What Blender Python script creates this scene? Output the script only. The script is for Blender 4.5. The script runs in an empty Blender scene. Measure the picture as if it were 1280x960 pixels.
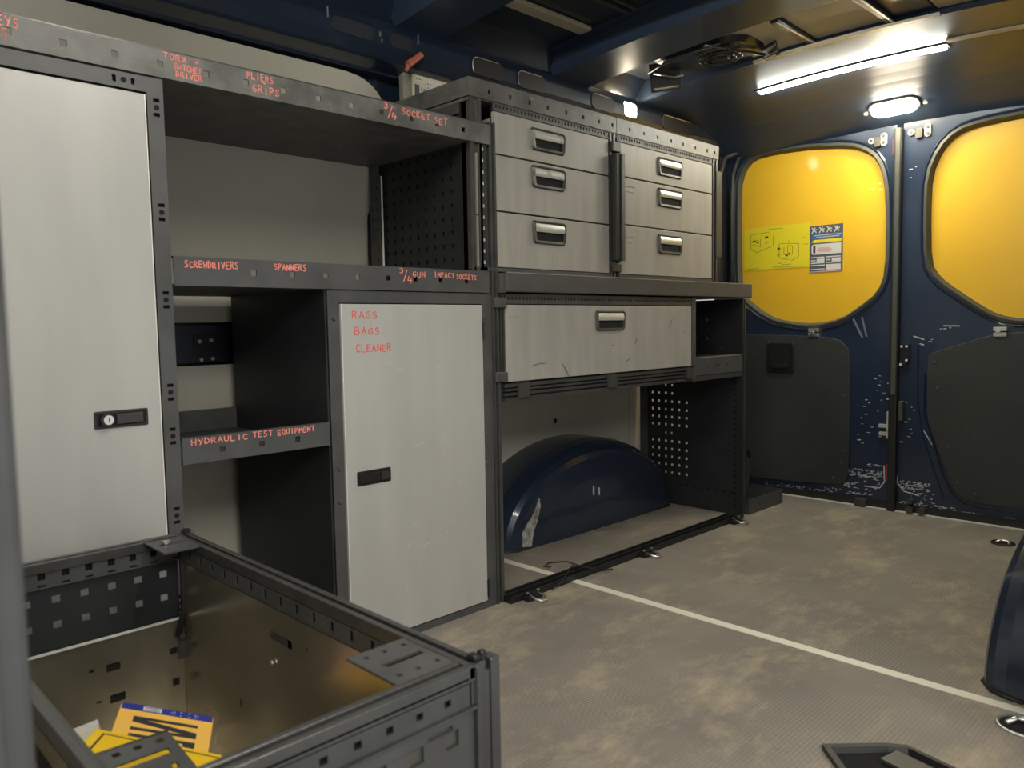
import bpy, bmesh, math, random
from mathutils import Vector, Matrix
R = math.radians
random.seed(7)
sc = bpy.context.scene
COL = sc.collection

# ------------------------------------------------------------------ camera
cd = bpy.data.cameras.new('camera'); cam = bpy.data.objects.new('camera', cd); COL.objects.link(cam)
cam.location = (1.017, 0.0, 0.693)
cam.rotation_euler = (R(85.66), R(0.964), R(45.30))
cd.sensor_width = 36; cd.lens = 27.39; cd.clip_start = 0.02
cd.dof.use_dof = True; cd.dof.focus_distance = 2.3; cd.dof.aperture_fstop = 8.0
sc.camera = cam
# ------------------------------------------------------------------ world
w = bpy.data.worlds.new('world'); sc.world = w; w.use_nodes = True
w.node_tree.nodes['Background'].inputs[0].default_value = (1.0, 1.0, 0.98, 1)
w.node_tree.nodes['Background'].inputs[1].default_value = 0.38
sc.view_settings.view_transform = 'Standard'; sc.view_settings.look = 'None'
sc.view_settings.exposure = 0.95; sc.view_settings.gamma = 1.0
# ------------------------------------------------------------------ large lights
def area(name, loc, target, sx, sy, power, col):
    l = bpy.data.lights.new(name, 'AREA'); l.shape = 'RECTANGLE'; l.size = sx; l.size_y = sy
    l.energy = power; l.color = col
    o = bpy.data.objects.new(name, l); COL.objects.link(o); o.location = loc
    o.rotation_euler = (Vector(target) - Vector(loc)).to_track_quat('-Z', 'Y').to_euler(); return o
# workshop light falling through the open side door
area('workshop_light', (2.6, -0.35, 2.0), (-0.3, 0.7, 0.7), 1.5, 0.7, 24, (1.0, 0.97, 0.93))


# ------------------------------------------------------------------ materials
def mat(name, col, rough=0.5, metal=0.0, noise=0.0, nscale=30, col2=None, bump=0.0, bscale=200,
        coat=0.0, stretch=None, emit=None, estr=0, scratch=None, scol=(0.6, 0.6, 0.58), sscale=9, sth=0.70):
    m = bpy.data.materials.new(name); m.use_nodes = True; nt = m.node_tree; N = nt.nodes; L = nt.links
    b = N['Principled BSDF']
    b.inputs['Roughness'].default_value = rough; b.inputs['Metallic'].default_value = metal
    b.inputs['Base Color'].default_value = (*col, 1)
    b.inputs['Coat Weight'].default_value = coat; b.inputs['Coat Roughness'].default_value = 0.1
    tc = N.new('ShaderNodeTexCoord'); mp = N.new('ShaderNodeMapping'); L.new(tc.outputs['Object'], mp.inputs[0])
    if stretch: mp.inputs['Scale'].default_value = stretch
    last = None
    if noise > 0:
        n = N.new('ShaderNodeTexNoise'); n.inputs['Scale'].default_value = nscale; n.inputs['Detail'].default_value = 6
        L.new(mp.outputs[0], n.inputs['Vector'])
        r = N.new('ShaderNodeValToRGB'); L.new(n.outputs['Fac'], r.inputs[0])
        c2 = col2 or tuple(min(1, c * (1 + noise)) for c in col); c1 = tuple(c * (1 - noise) for c in col)
        r.color_ramp.elements[0].position = 0.35; r.color_ramp.elements[0].color = (*c1, 1)
        r.color_ramp.elements[1].position = 0.68; r.color_ramp.elements[1].color = (*c2, 1)
        last = r.outputs[0]
        mr = N.new('ShaderNodeMapRange'); L.new(n.outputs['Fac'], mr.inputs[0])
        mr.inputs[3].default_value = max(0, rough - 0.1); mr.inputs[4].default_value = min(1, rough + 0.1)
        L.new(mr.outputs[0], b.inputs['Roughness'])
    if scratch:
        n2 = N.new('ShaderNodeTexNoise'); n2.inputs['Scale'].default_value = sscale; n2.inputs['Detail'].default_value = 8
        n2.inputs['Roughness'].default_value = 0.75
        mp2 = N.new('ShaderNodeMapping'); mp2.inputs['Scale'].default_value = scratch; L.new(tc.outputs['Object'], mp2.inputs[0])
        L.new(mp2.outputs[0], n2.inputs['Vector'])
        r2 = N.new('ShaderNodeValToRGB'); L.new(n2.outputs['Fac'], r2.inputs[0])
        r2.color_ramp.elements[0].position = sth; r2.color_ramp.elements[0].color = (0, 0, 0, 1)
        r2.color_ramp.elements[1].position = sth + 0.05; r2.color_ramp.elements[1].color = (1, 1, 1, 1)
        mx = N.new('ShaderNodeMix'); mx.data_type = 'RGBA'; L.new(r2.outputs[0], mx.inputs[0])
        if last: L.new(last, mx.inputs[6])
        else: mx.inputs[6].default_value = (*col, 1)
        mx.inputs[7].default_value = (*scol, 1); last = mx.outputs[2]
    if last: L.new(last, b.inputs['Base Color'])
    if bump > 0:
        nb = N.new('ShaderNodeTexNoise'); nb.inputs['Scale'].default_value = bscale; nb.inputs['Detail'].default_value = 3
        L.new(mp.outputs[0], nb.inputs['Vector'])
        bp = N.new('ShaderNodeBump'); bp.inputs['Strength'].default_value = bump; bp.inputs['Distance'].default_value = 0.002
        L.new(nb.outputs['Fac'], bp.inputs['Height']); L.new(bp.outputs[0], b.inputs['Normal'])
    if emit:
        b.inputs['Emission Color'].default_value = (*emit, 1); b.inputs['Emission Strength'].default_value = estr
    return m

STEEL = mat('powder_coated_steel', (0.076, 0.077, 0.075), 0.45, 0.15, noise=0.14, nscale=14, bump=0.25, bscale=900,
            scratch=(1, 5, 20), scol=(0.125, 0.125, 0.12), sscale=6, sth=0.66)
STEELLIT = mat('lamplit_worn_coat', (0.12, 0.118, 0.108), 0.42, 0.3, noise=0.3, nscale=20, bump=0.2, bscale=500,
             scratch=(1, 3, 9), scol=(0.26, 0.25, 0.22), sscale=7, sth=0.6)  # worn steel, base lightened for lamp light falling on the locker lips
ALU = mat('grey_anodised_profile', (0.09, 0.09, 0.085), 0.36, 0.5, noise=0.12, nscale=25)
DARKSHADE = mat('shaded_dark_sheet', (0.020, 0.024, 0.024), 0.5, 0.1, noise=0.2, nscale=8, bump=0.15, bscale=500)  # rack steel with interior shade in its colour; also the black cover strip
GREY = mat('grey_door_laminate', (0.44, 0.435, 0.405), 0.42, 0.1, noise=0.04, nscale=3, stretch=(1, 6, 1),
           scratch=(1, 3, 7), scol=(0.56, 0.55, 0.52), sscale=3.2, sth=0.72)
GREYD = mat('grey_drawer_front', (0.36, 0.345, 0.305), 0.46, 0.1, noise=0.07, nscale=5, stretch=(1, 6, 1),
            scratch=(1, 1.2, 4), scol=(0.22, 0.205, 0.18), sscale=8, sth=0.70)
LINING = mat('cream_lining_board', (0.52, 0.495, 0.405), 0.55, 0, noise=0.05, nscale=4, bump=0.1, bscale=60,
             scratch=(1, 3, 3), scol=(0.24, 0.22, 0.18), sscale=5, sth=0.74)
NAVY = mat('navy_body_paint', (0.013, 0.022, 0.042), 0.34, 0.0, noise=0.12, nscale=3, coat=0.6, bump=0.12, bscale=30)
NAVYD = mat('navy_door_paint', (0.015, 0.028, 0.058), 0.34, 0.0, noise=0.1, nscale=3, coat=0.5,
            scratch=(1.5, 1, 1), scol=(0.5, 0.52, 0.55), sscale=26, sth=0.80)
ROOFT = mat('roof_lining_patch', (0.60, 0.53, 0.38), 0.6, 0, noise=0.1, nscale=5)
ROOFD = mat('dark_roof_skin', (0.026, 0.030, 0.038), 0.35, 0, noise=0.2, nscale=4, coat=0.3)
YELLOW = mat('yellow_film', (0.86, 0.50, 0.022), 0.4, 0, noise=0.05, nscale=2, coat=0.25)
GASKET = mat('olive_rubber_gasket', (0.075, 0.075, 0.060), 0.55, 0, noise=0.1)
RUBBER = mat('black_rubber', (0.015, 0.015, 0.015), 0.5)
CARD = mat('charcoal_door_card', (0.034, 0.036, 0.033), 0.55, 0, noise=0.18, nscale=5, bump=0.3, bscale=400)
BLACK = mat('black_plastic', (0.012, 0.012, 0.013), 0.4)
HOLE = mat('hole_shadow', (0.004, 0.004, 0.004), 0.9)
HFRAME = mat('handle_surround_plastic', (0.055, 0.054, 0.047), 0.4, 0.1)
SILVER = mat('silver_plastic', (0.62, 0.61, 0.54), 0.3, 0.35, noise=0.05)
CHROME = mat('bright_zinc', (0.75, 0.74, 0.70), 0.28, 0.9)
GALV = mat('galvanised_sheet', (0.40, 0.36, 0.27), 0.24, 0.8, noise=0.15, nscale=6, bump=0.25, bscale=12)
HEADER = mat('navy_header_paint', (0.026, 0.044, 0.080), 0.42, 0.0, noise=0.1, nscale=3, coat=0.12, bump=0.1, bscale=20)
EDGE = mat('bright_metal_strip', (0.85, 0.83, 0.76), 0.35, 0.3)
RED = mat('red_marker', (0.85, 0.13, 0.085), 0.6)
REDL = mat('pale_red_marker', (0.95, 0.30, 0.24), 0.6)
REDF = mat('faded_red_marker', (0.45, 0.27, 0.22), 0.6)
REDP = mat('red_plastic', (0.45, 0.03, 0.03), 0.4)
ORANGE = mat('faded_orange_plastic', (0.48, 0.13, 0.08), 0.5)
WHITE = mat('white_plastic', (0.75, 0.72, 0.60), 0.5)
CREAMP = mat('cream_printed_board', (0.62, 0.58, 0.42), 0.5)
LGREY = mat('light_grey_edge', (0.30, 0.29, 0.25), 0.5, 0.2)
PLATEY = mat('number_plate_yellow', (0.90, 0.52, 0.10), 0.3, coat=0.4)
SIGNY = mat('strong_yellow', (0.88, 0.56, 0.02), 0.35)
BLUE = mat('plate_blue', (0.03, 0.045, 0.26), 0.3)
INK = mat('printing_ink', (0.03, 0.03, 0.035), 0.5)
INKO = mat('olive_ink', (0.20, 0.17, 0.03), 0.6)
STICK = mat('lemon_sticker', (0.80, 0.66, 0.02), 0.5)
PAPER = mat('white_print', (0.68, 0.65, 0.60), 0.5)
PBLUE = mat('blue_print', (0.05, 0.16, 0.34), 0.5)
PINK = mat('pink_print', (0.62, 0.40, 0.36), 0.5)
PGREY = mat('slate_print', (0.085, 0.09, 0.11), 0.5)
CHIP = mat('chipped_paint', (0.55, 0.57, 0.60), 0.6)
SCUFF = mat('scuffed_foil', (0.42, 0.41, 0.36), 0.4, 0.3, noise=0.55, nscale=60)
LAMPW = mat('warm_lamp_lens', (1, 0.95, 0.85), 0.3, emit=(1.0, 0.86, 0.62), estr=60)
LAMPADD = mat('added_strip_lens', (1, 1, 1), 0.3, emit=(1.0, 0.96, 0.86), estr=85)  # glowing lens of the added front fill lamp
LAMPC = mat('strip_lamp_lens', (1, 1, 1), 0.3, emit=(0.98, 1.0, 0.90), estr=58)

def floor_mat():
    m = bpy.data.materials.new('resin_mesh_floor'); m.use_nodes = True; nt = m.node_tree; N = nt.nodes; L = nt.links
    b = N['Principled BSDF']; b.inputs['Roughness'].default_value = 0.62
    tc = N.new('ShaderNodeTexCoord')
    def noise(scale, st=(1, 1, 1), det=8, ro=0.6):
        mp = N.new('ShaderNodeMapping'); mp.inputs['Scale'].default_value = st; L.new(tc.outputs['Object'], mp.inputs[0])
        n = N.new('ShaderNodeTexNoise'); n.inputs['Scale'].default_value = scale; n.inputs['Detail'].default_value = det
        n.inputs['Roughness'].default_value = ro; L.new(mp.outputs[0], n.inputs['Vector']); return n.outputs['Fac']
    def ramp(f, p0, p1, c0=(0, 0, 0, 1), c1=(1, 1, 1, 1)):
        r = N.new('ShaderNodeValToRGB'); L.new(f, r.inputs[0]); r.color_ramp.elements[0].position = p0
        r.color_ramp.elements[1].position = p1; r.color_ramp.elements[0].color = c0; r.color_ramp.elements[1].color = c1
        return r.outputs[0]
    def mix(f, a, bb, mode='MIX'):
        x = N.new('ShaderNodeMix'); x.data_type = 'RGBA'; x.blend_type = mode
        if isinstance(f, float): x.inputs[0].default_value = f
        else: L.new(f, x.inputs[0])
        for i, v in ((6, a), (7, bb)):
            if isinstance(v, tuple): x.inputs[i].default_value = v
            else: L.new(v, x.inputs[i])
        return x.outputs[2]
    base = ramp(noise(2.2), 0.3, 0.7, (0.165, 0.143, 0.122, 1), (0.265, 0.232, 0.190, 1))
    dust = ramp(noise(3.1, (1.7, 0.8, 1), 12, 0.78), 0.50, 0.66)
    c = mix(dust, base, (0.42, 0.345, 0.235, 1))
    streak = ramp(noise(9, (1.0, 3.2, 1), 12, 0.8), 0.62, 0.70)
    c = mix(streak, c, (0.50, 0.42, 0.31, 1))
    dark = ramp(noise(8, (0.8, 2.2, 1), 12, 0.8), 0.615, 0.70)
    c = mix(dark, c, (0.085, 0.075, 0.065, 1))
    # woven mesh print
    wv = []
    for ax in ('X', 'Y'):
        wn = N.new('ShaderNodeTexWave'); wn.wave_type = 'BANDS'; wn.bands_direction = ax
        wn.inputs['Scale'].default_value = 42; wn.inputs['Distortion'].default_value = 0.3
        L.new(tc.outputs['Object'], wn.inputs['Vector']); wv.append(wn.outputs['Fac'])
    mul = N.new('ShaderNodeMath'); mul.operation = 'MULTIPLY'; L.new(wv[0], mul.inputs[0]); L.new(wv[1], mul.inputs[1])
    amt = ramp(noise(2.6, det=4), 0.42, 0.62)
    mm = N.new('ShaderNodeMath'); mm.operation = 'MULTIPLY'; L.new(mul.outputs[0], mm.inputs[0]); L.new(amt, mm.inputs[1])
    m3 = N.new('ShaderNodeMath'); m3.operation = 'MULTIPLY'; L.new(mm.outputs[0], m3.inputs[0]); m3.inputs[1].default_value = 0.55
    c = mix(m3.outputs[0], c, (0.47, 0.42, 0.33, 1))
    L.new(c, b.inputs['Base Color'])
    bp = N.new('ShaderNodeBump'); bp.inputs['Strength'].default_value = 0.35; bp.inputs['Distance'].default_value = 0.001
    L.new(mul.outputs[0], bp.inputs['Height']); L.new(bp.outputs[0], b.inputs['Normal'])
    return m
FLOOR = floor_mat()

# ------------------------------------------------------------------ mesh helpers
class MB:
    def __init__(s): s.v = []; s.f = []
    def add(s, vs, fs):
        n = len(s.v); s.v += [tuple(v) for v in vs]; s.f += [tuple(i + n for i in f) for f in fs]; return s
    def box(s, x0, x1, y0, y1, z0, z1):
        x0, x1 = sorted((x0, x1)); y0, y1 = sorted((y0, y1)); z0, z1 = sorted((z0, z1))
        return s.add([(x0,y0,z0),(x1,y0,z0),(x1,y1,z0),(x0,y1,z0),(x0,y0,z1),(x1,y0,z1),(x1,y1,z1),(x0,y1,z1)],
                     [(0,3,2,1),(4,5,6,7),(0,1,5,4),(1,2,6,5),(2,3,7,6),(3,0,4,7)])
    def obox(s, c, ax, ay, az, hx, hy, hz):   # oriented box
        c = Vector(c); vs = []
        for k in (-1, 1):
            for j, i in ((-1, -1), (-1, 1), (1, 1), (1, -1)):
                vs.append(c + Vector(ax) * hx * i + Vector(ay) * hy * j + Vector(az) * hz * k)
        return s.add(vs, [(0,3,2,1),(4,5,6,7),(0,1,5,4),(1,2,6,5),(2,3,7,6),(3,0,4,7)])
    def bar(s, a, b, r, n=8, r2=None):
        a = Vector(a); b = Vector(b); d = (b - a).normalized(); r2 = r if r2 is None else r2
        u = d.orthogonal().normalized(); v = d.cross(u); vs = []
        for p, rr in ((a, r), (b, r2)):
            for i in range(n):
                t = 2 * math.pi * i / n; vs.append(p + (u * math.cos(t) + v * math.sin(t)) * rr)
        return s.add(vs, [(i, (i+1) % n, n + (i+1) % n, n + i) for i in range(n)] + [tuple(range(n))[::-1], tuple(range(n, 2*n))])
    def tube(s, pts, r, n=8):
        pts = [Vector(p) for p in pts]; base = len(s.v); u = None
        for k, p in enumerate(pts):
            d = (pts[min(k+1, len(pts)-1)] - pts[max(k-1, 0)]).normalized()
            if u is None: u = d.orthogonal().normalized()
            else: u = (u - d * u.dot(d)).normalized()
            v = d.cross(u)
            for i in range(n):
                t = 2 * math.pi * i / n; s.v.append(tuple(p + (u * math.cos(t) + v * math.sin(t)) * r))
        for k in range(len(pts) - 1):
            for i in range(n):
                a = base + k*n + i; b = base + k*n + (i+1) % n; s.f.append((a, b, b+n, a+n))
        s.f.append(tuple(base + i for i in range(n))[::-1]); e = base + (len(pts)-1)*n; s.f.append(tuple(e + i for i in range(n)))
        return s
    def perf(s, o, u, v, n, du, dv, t, holes):
        """sheet at o spanning du*u, dv*v, thickness t along n, with rectangular through holes (uc, vc, w, h)"""
        o = Vector(o); u = Vector(u); v = Vector(v); n = Vector(n)
        H = [(a-w_/2, a+w_/2, b-h/2, b+h/2) for a, b, w_, h in holes]
        def rd(L, m): return sorted({round(min(max(x, 0), m), 5) for x in L} | {0.0, round(m, 5)})
        us = rd([x for h in H for x in h[:2]], du); vs = rd([x for h in H for x in h[2:]], dv)
        # strips: only split along v where needed, then per-strip split along u
        for j in range(len(vs) - 1):
            v0, v1 = vs[j], vs[j+1]; vm = (v0 + v1) / 2
            hs = sorted([(h[0], h[1]) for h in H if h[2] < vm < h[3]])
            x = 0.0; segs = []
            for a, b in hs:
                if a > x: segs.append((x, a))
                x = max(x, b)
            if x < du: segs.append((x, du))
            for a, b in segs:
                P = [o + u*a + v*v0, o + u*b + v*v0, o + u*b + v*v1, o + u*a + v*v1]
                Q = [p - n*t for p in P]
                s.add(P + Q, [(0,1,2,3),(7,6,5,4),(0,4,5,1),(1,5,6,2),(2,6,7,3),(3,7,4,0)])
        return s
    def prism(s, loop, y0, y1, axis='y'):
        n = len(loop)
        def P(a, b, t): return {'y': (a, t, b), 'x': (t, a, b), 'z': (a, b, t)}[axis]
        vs = [P(a, b, y0) for a, b in loop] + [P(a, b, y1) for a, b in loop]
        return s.add(vs, [(i, (i+1) % n, n + (i+1) % n, n + i) for i in range(n)] + [tuple(range(n))[::-1], tuple(range(n, 2*n))])
    def strip(s, A, B, closed=True):     # quads between two equal polylines
        n = len(A); m = n if closed else n - 1
        return s.add(list(A) + list(B), [(i, (i+1) % n, n + (i+1) % n, n + i) for i in range(m)])
    def build(s, name, m, parent=None, smooth=False, bevel=0, fixn=True):
        me = bpy.data.meshes.new(name); me.from_pydata(s.v, [], s.f); me.materials.append(m)
        if fixn:
            bm = bmesh.new(); bm.from_mesh(me); bmesh.ops.recalc_face_normals(bm, faces=bm.faces[:]); bm.to_mesh(me); bm.free()
        if smooth:
            for p in me.polygons: p.use_smooth = True
        o = bpy.data.objects.new(name, me); COL.objects.link(o)
        if bevel:
            b = o.modifiers.new('bevel', 'BEVEL'); b.width = bevel; b.segments = 2; b.limit_method = 'ANGLE'
        if parent is not None:
            o.parent = parent
            if parent.type == 'EMPTY': o.matrix_parent_inverse = Matrix.Translation(parent.location).inverted()
        return o
def tag(o, label, cat, group=None):
    o['label'] = label; o['category'] = cat
    if group: o['group'] = group
    return o
def thing(name, loc, label, cat, group=None):
    o = bpy.data.objects.new(name, None); o.empty_display_size = 0.05; COL.objects.link(o); o.location = loc
    return tag(o, label, cat, group)
def struct(o): o['kind'] = 'structure'; return o
X, Y, Z = (1, 0, 0), (0, 1, 0), (0, 0, 1)

def holed_plate(name, outer, holes, y0, y1, m, parent=None):
    """flat plate in the XZ plane with holes, thickness y0..y1"""
    bm = bmesh.new(); es = []
    for lp in [outer] + holes:
        vs = [bm.verts.new((a, y0, b)) for a, b in lp]
        es += [bm.edges.new((vs[i], vs[(i+1) % len(vs)])) for i in range(len(vs))]
    bmesh.ops.triangle_fill(bm, edges=es, use_beauty=True)
    r = bmesh.ops.extrude_face_region(bm, geom=bm.faces[:])
    bmesh.ops.translate(bm, verts=[g for g in r['geom'] if isinstance(g, bmesh.types.BMVert)], vec=(0, y1 - y0, 0))
    bmesh.ops.recalc_face_normals(bm, faces=bm.faces[:])
    me = bpy.data.meshes.new(name); bm.to_mesh(me); bm.free(); me.materials.append(m)
    o = bpy.data.objects.new(name, me); COL.objects.link(o)
    if parent is not None:
        o.parent = parent
        if parent.type == 'EMPTY': o.matrix_parent_inverse = Matrix.Translation(parent.location).inverted()
    return o
def smooth_loop(pts, it=2):
    for _ in range(it):
        q = []
        for i in range(len(pts)):
            a, b = Vector(pts[i]), Vector(pts[(i+1) % len(pts)])
            q += [tuple(a*0.75 + b*0.25), tuple(a*0.25 + b*0.75)]
        pts = q
    return pts
def offset_loop(pts, d):
    n = len(pts); c = Vector((sum(p[0] for p in pts)/n, sum(p[1] for p in pts)/n)); out = []
    for i in range(n):
        a, b = Vector(pts[i-1]), Vector(pts[(i+1) % n]); t = (b - a).normalized(); nn = Vector((t.y, -t.x))
        if nn.dot(Vector(pts[i]) - c) < 0: nn = -nn
        out.append(tuple(Vector(pts[i]) + nn*d))
    return out
def rrect(cx, cy, w_, h, r, n=4, taper=0.0):
    L = []
    for (sx, sy, a0) in ((1, 1, 0), (-1, 1, 90), (-1, -1, 180), (1, -1, 270)):
        for k in range(n + 1):
            a = R(a0 + 90*k/n); x = sx*(w_/2 - r) + math.cos(a)*r; y = sy*(h/2 - r) + math.sin(a)*r
            L.append((cx + x*(1 + taper*(y/(h/2))), cy + y))
    return L

# ------------------------------------------------------------------ handwriting (stroke font, 4 wide x 6 high)
G = {'A': [[(0,0),(2,6),(4,0)],[(.8,2.3),(3.2,2.3)]], 'B': [[(0,0),(0,6),(2.6,6),(3.3,4.6),(2.4,3.3),(0,3.2)],[(2.4,3.2),(3.7,1.8),(2.8,0),(0,0)]],
 'C': [[(3.8,5.2),(2.2,6),(.5,4.6),(.2,2),(1.6,0),(3.8,.6)]], 'D': [[(0,0),(0.2,6),(2.4,5.4),(3.8,3),(2.6,.6),(0,0)]],
 'E': [[(3.6,6),(.2,5.9),(0,0),(3.7,.1)],[(.1,3),(3,3.1)]], 'G': [[(3.7,5.1),(2.2,6),(.4,4.4),(.3,1.5),(2,0),(3.6,1),(3.7,2.6),(2.1,2.6)]],
 'H': [[(0,6),(.1,0)],[(3.7,6),(3.6,0)],[(0,3),(3.7,3.1)]], 'I': [[(2,6),(2,0)]], 'K': [[(0.2,6),(.2,0)],[(3.6,6),(.3,2.8),(3.8,0)]],
 'L': [[(0.2,6),(.2,0),(3.6,.1)]], 'M': [[(0,0),(.3,6),(2,2.4),(3.7,6),(4,0)]], 'N': [[(0,0),(.2,6),(3.5,0),(3.8,6)]],
 'O': [[(2,6),(.3,4.4),(.3,1.6),(2,0),(3.6,1.4),(3.7,4.4),(2,6)]], 'P': [[(0.2,0),(.2,6),(2.8,5.9),(3.6,4.5),(2.5,3),(.2,2.8)]],
 'Q': [[(2,6),(.3,4.4),(.3,1.6),(2,0),(3.6,1.4),(3.7,4.4),(2,6)],[(2.4,1.6),(4.1,-.6)]], 'R': [[(0,0),(.1,6),(2.8,5.8),(3.2,4.4),(2.2,3.2),(.1,3)],[(1.6,3),(3.9,0)]],
 'S': [[(3.5,5.4),(2,6),(.5,4.9),(1.1,3.5),(3.2,2.4),(3.3,.9),(1.8,0),(.1,.6)]], 'T': [[(0,6),(4,6)],[(2,6),(2,0)]],
 'U': [[(.1,6),(.2,1.3),(1.8,0),(3.5,1.1),(3.7,6)]], 'V': [[(0,6),(2,0),(3.9,6)]], 'W': [[(0,6),(.9,0),(2,3.8),(3.1,0),(4,6)]],
 'X': [[(0,6),(3.8,0)],[(3.7,6),(.1,0)]], 'Y': [[(0,6),(2,3)],[(3.9,6),(1.4,0)]], '+': [[(2,4.6),(2,1.4)],[(.6,3),(3.4,3)]],
 '/': [[(4,6.4),(.2,-.6)]], '3': [[(.3,5.6),(2.2,6),(3.2,4.6),(1.5,3.2),(3.5,2),(2.4,0),(.2,.5)]], '4': [[(1.2,6),(.2,2.2),(3.8,2.5)],[(3,4.4),(2.8,-.2)]],
 '1': [[(1,5),(2,6),(2,0)]], '~': [[(0,3),(1,4.4),(2,2.4),(3,4),(4,2.6)]]}
def write(text, o, u, v, n, width, h, m, parent, name='handwriting', th=0.0009, lift=0.0004, slope=0.0, rnd=None):
    """marker strokes: text from o along u over total width; h letter height"""
    rnd = rnd or random.Random(hash(text) % 1000 if False else sum(map(ord, text)))
    o = Vector(o); u = Vector(u); v = Vector(v); n = Vector(n); mb = MB(); k = len(text)
    adv = width / max(k, 1)
    for i, ch in enumerate(text):
        if ch == ' ' or ch not in G: continue
        sx = adv * 0.70 / 4; sy = h / 6 * rnd.uniform(0.88, 1.1); dy = rnd.uniform(-0.06, 0.06) * h + slope * adv * i
        for st in G[ch]:
            pts = [o + u*(adv*i + a*sx + rnd.uniform(-.12,.12)*sx) + v*(b*sy + dy + rnd.uniform(-.15,.15)*sy) + n*lift for a, b in st]
            for a, b in zip(pts, pts[1:]):
                d = b - a
                if d.length < 1e-6: continue
                d.normalize(); c = (a+b)/2
                mb.obox(c, d, n.cross(d), n, (b-a).length/2 + th*0.5, th, 0.0003)
    return mb.build(name, m, parent)

# ================================================================== THE SETTING
F = -0.363            # front plane of the racking
# floor: two resin-coated boards and the metal joint between them
struct(MB().box(-0.85, 0.90, -0.6, 1.557, -0.03, 0).build('floor', FLOOR))
struct(MB().box(-0.85, 0.90, 1.563, 2.925, -0.03, 0).build('floor', FLOOR))
struct(MB().box(-0.78, 0.90, 1.548, 1.572, -0.012, 0.0016).build('trim_1', mat('joint_strip', (0.85, 0.80, 0.67), 0.45, 0.1)))
struct(MB().box(-0.80, 0.86, 2.912, 2.936, -0.02, 0.004).build('trim_2', EDGE))
struct(MB().box(-0.80, 0.86, 2.922, 2.930, 0.0, 0.030).box(-0.80, 0.86, 2.936, 3.06, -0.06, -0.012).box(-0.80, 0.86, 2.955, 2.985, -0.02, 0.02).build('trim_3', RUBBER))

# left wall: navy body side with cream lining boards
prof = [(-0.88, -0.05), (-0.865, 0.75), (-0.80, 1.10), (-0.748, 1.352), (-0.705, 1.352), (-0.690, 1.38), (-0.672, 1.47), (-0.60, 1.56), (-0.60, 1.66), (-0.92, 1.66), (-0.92, -0.05)]
struct(MB().prism(prof, -0.6, 2.99, 'y').build('wall_left', NAVY))
def lining_x(z):
    P = [(-0.832, 0.0), (-0.818, 0.75), (-0.765, 1.10), (-0.722, 1.345)]
    for (xa, za), (xb, zb) in zip(P, P[1:]):
        if z <= zb: return xa + (xb-xa)*(z-za)/(zb-za)
    return P[-1][0]
def lining(name, zs, yl, yr, m=LINING):
    """board following the wall; yr may be a function of z for the rounded corner"""
    mb = MB(); A = []; B = []
    for z in zs: A.append((yl, z)); B.append((yr(z) if callable(yr) else yr, z))
    fr = [(lining_x(z), y, z) for y, z in A]; fl = [(lining_x(z), y, z) for y, z in B]
    bk = [(x-0.004, y, z) for x, y, z in fr]; bl = [(x-0.004, y, z) for x, y, z in fl]
    mb.strip(fr, fl, False); mb.strip(bl, bk, False); mb.strip(fl, bl, False); mb.strip(bk, fr, False)
    mb.strip([fr[-1], fl[-1]], [bk[-1], bl[-1]], False); mb.strip([fr[0], fl[0]], [bk[0], bl[0]], False)
    return struct(mb.build(name, m))
def corner(z):
    d = z - 1.255
    return 1.27 if d <= 0 else 1.27 - 0.13*(1 - math.sqrt(max(0, 1 - (d/0.09)**2)))
lining('wall_left_lining', [0.711, 0.75, 0.9, 1.10, 1.2, 1.255, 1.275, 1.295, 1.31, 1.325, 1.335, 1.341, 1.345], -0.5, corner)
lining('wall_left_lining', [0.0, 0.3, 0.609], -0.5, 1.27)
lining('wall_left_lining', [0.0, 0.4, 0.75, 0.9], 1.30, 2.46)
lining('wall_left_lining', [0.0, 0.4, 0.75, 0.9], 2.465, 2.90)
# light edge of the upper board, body rail showing between the boards with its bolted plate
br = thing('body_rail_plate', (-0.845, 0.80, 0.64), 'dark navy body rail plate with four bolts behind the open middle shelves', 'bracket')
MB().box(-0.86, -0.835, 0.45, 1.05, 0.615, 0.705).build('rail', NAVY, br)
MB().box(-0.835, -0.831, 0.765, 0.83, 0.617, 0.684).build('plate', BLACK, br, bevel=0.001)
for yy, zz in ((0.778, 0.666), (0.806, 0.668), (0.780, 0.622), (0.808, 0.624)):
    MB().bar((-0.832, yy, zz), (-0.826, yy, zz), 0.0045, 8).build('bolt', CHROME, br)

# right wall behind the side door opening (mostly out of frame) and bulkhead
struct(MB().prism([(0.88, -0.05), (0.865, 0.75), (0.79, 1.35), (0.70, 1.47), (0.60, 1.56), (0.60, 1.66), (0.93, 1.66), (0.93, -0.05)], 1.30, 2.99, 'y').build('wall_right', NAVY))
struct(MB().prism([(0.79, 1.35), (0.70, 1.47), (0.60, 1.56), (0.60, 1.66), (0.93, 1.66), (0.93, 1.35)], -0.6, 1.30, 'y').build('wall_right_header', NAVY))
struct(MB().box(-0.88, 0.62, -0.64, -0.60, -0.05, 1.66).build('wall_front', LINING))

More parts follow.
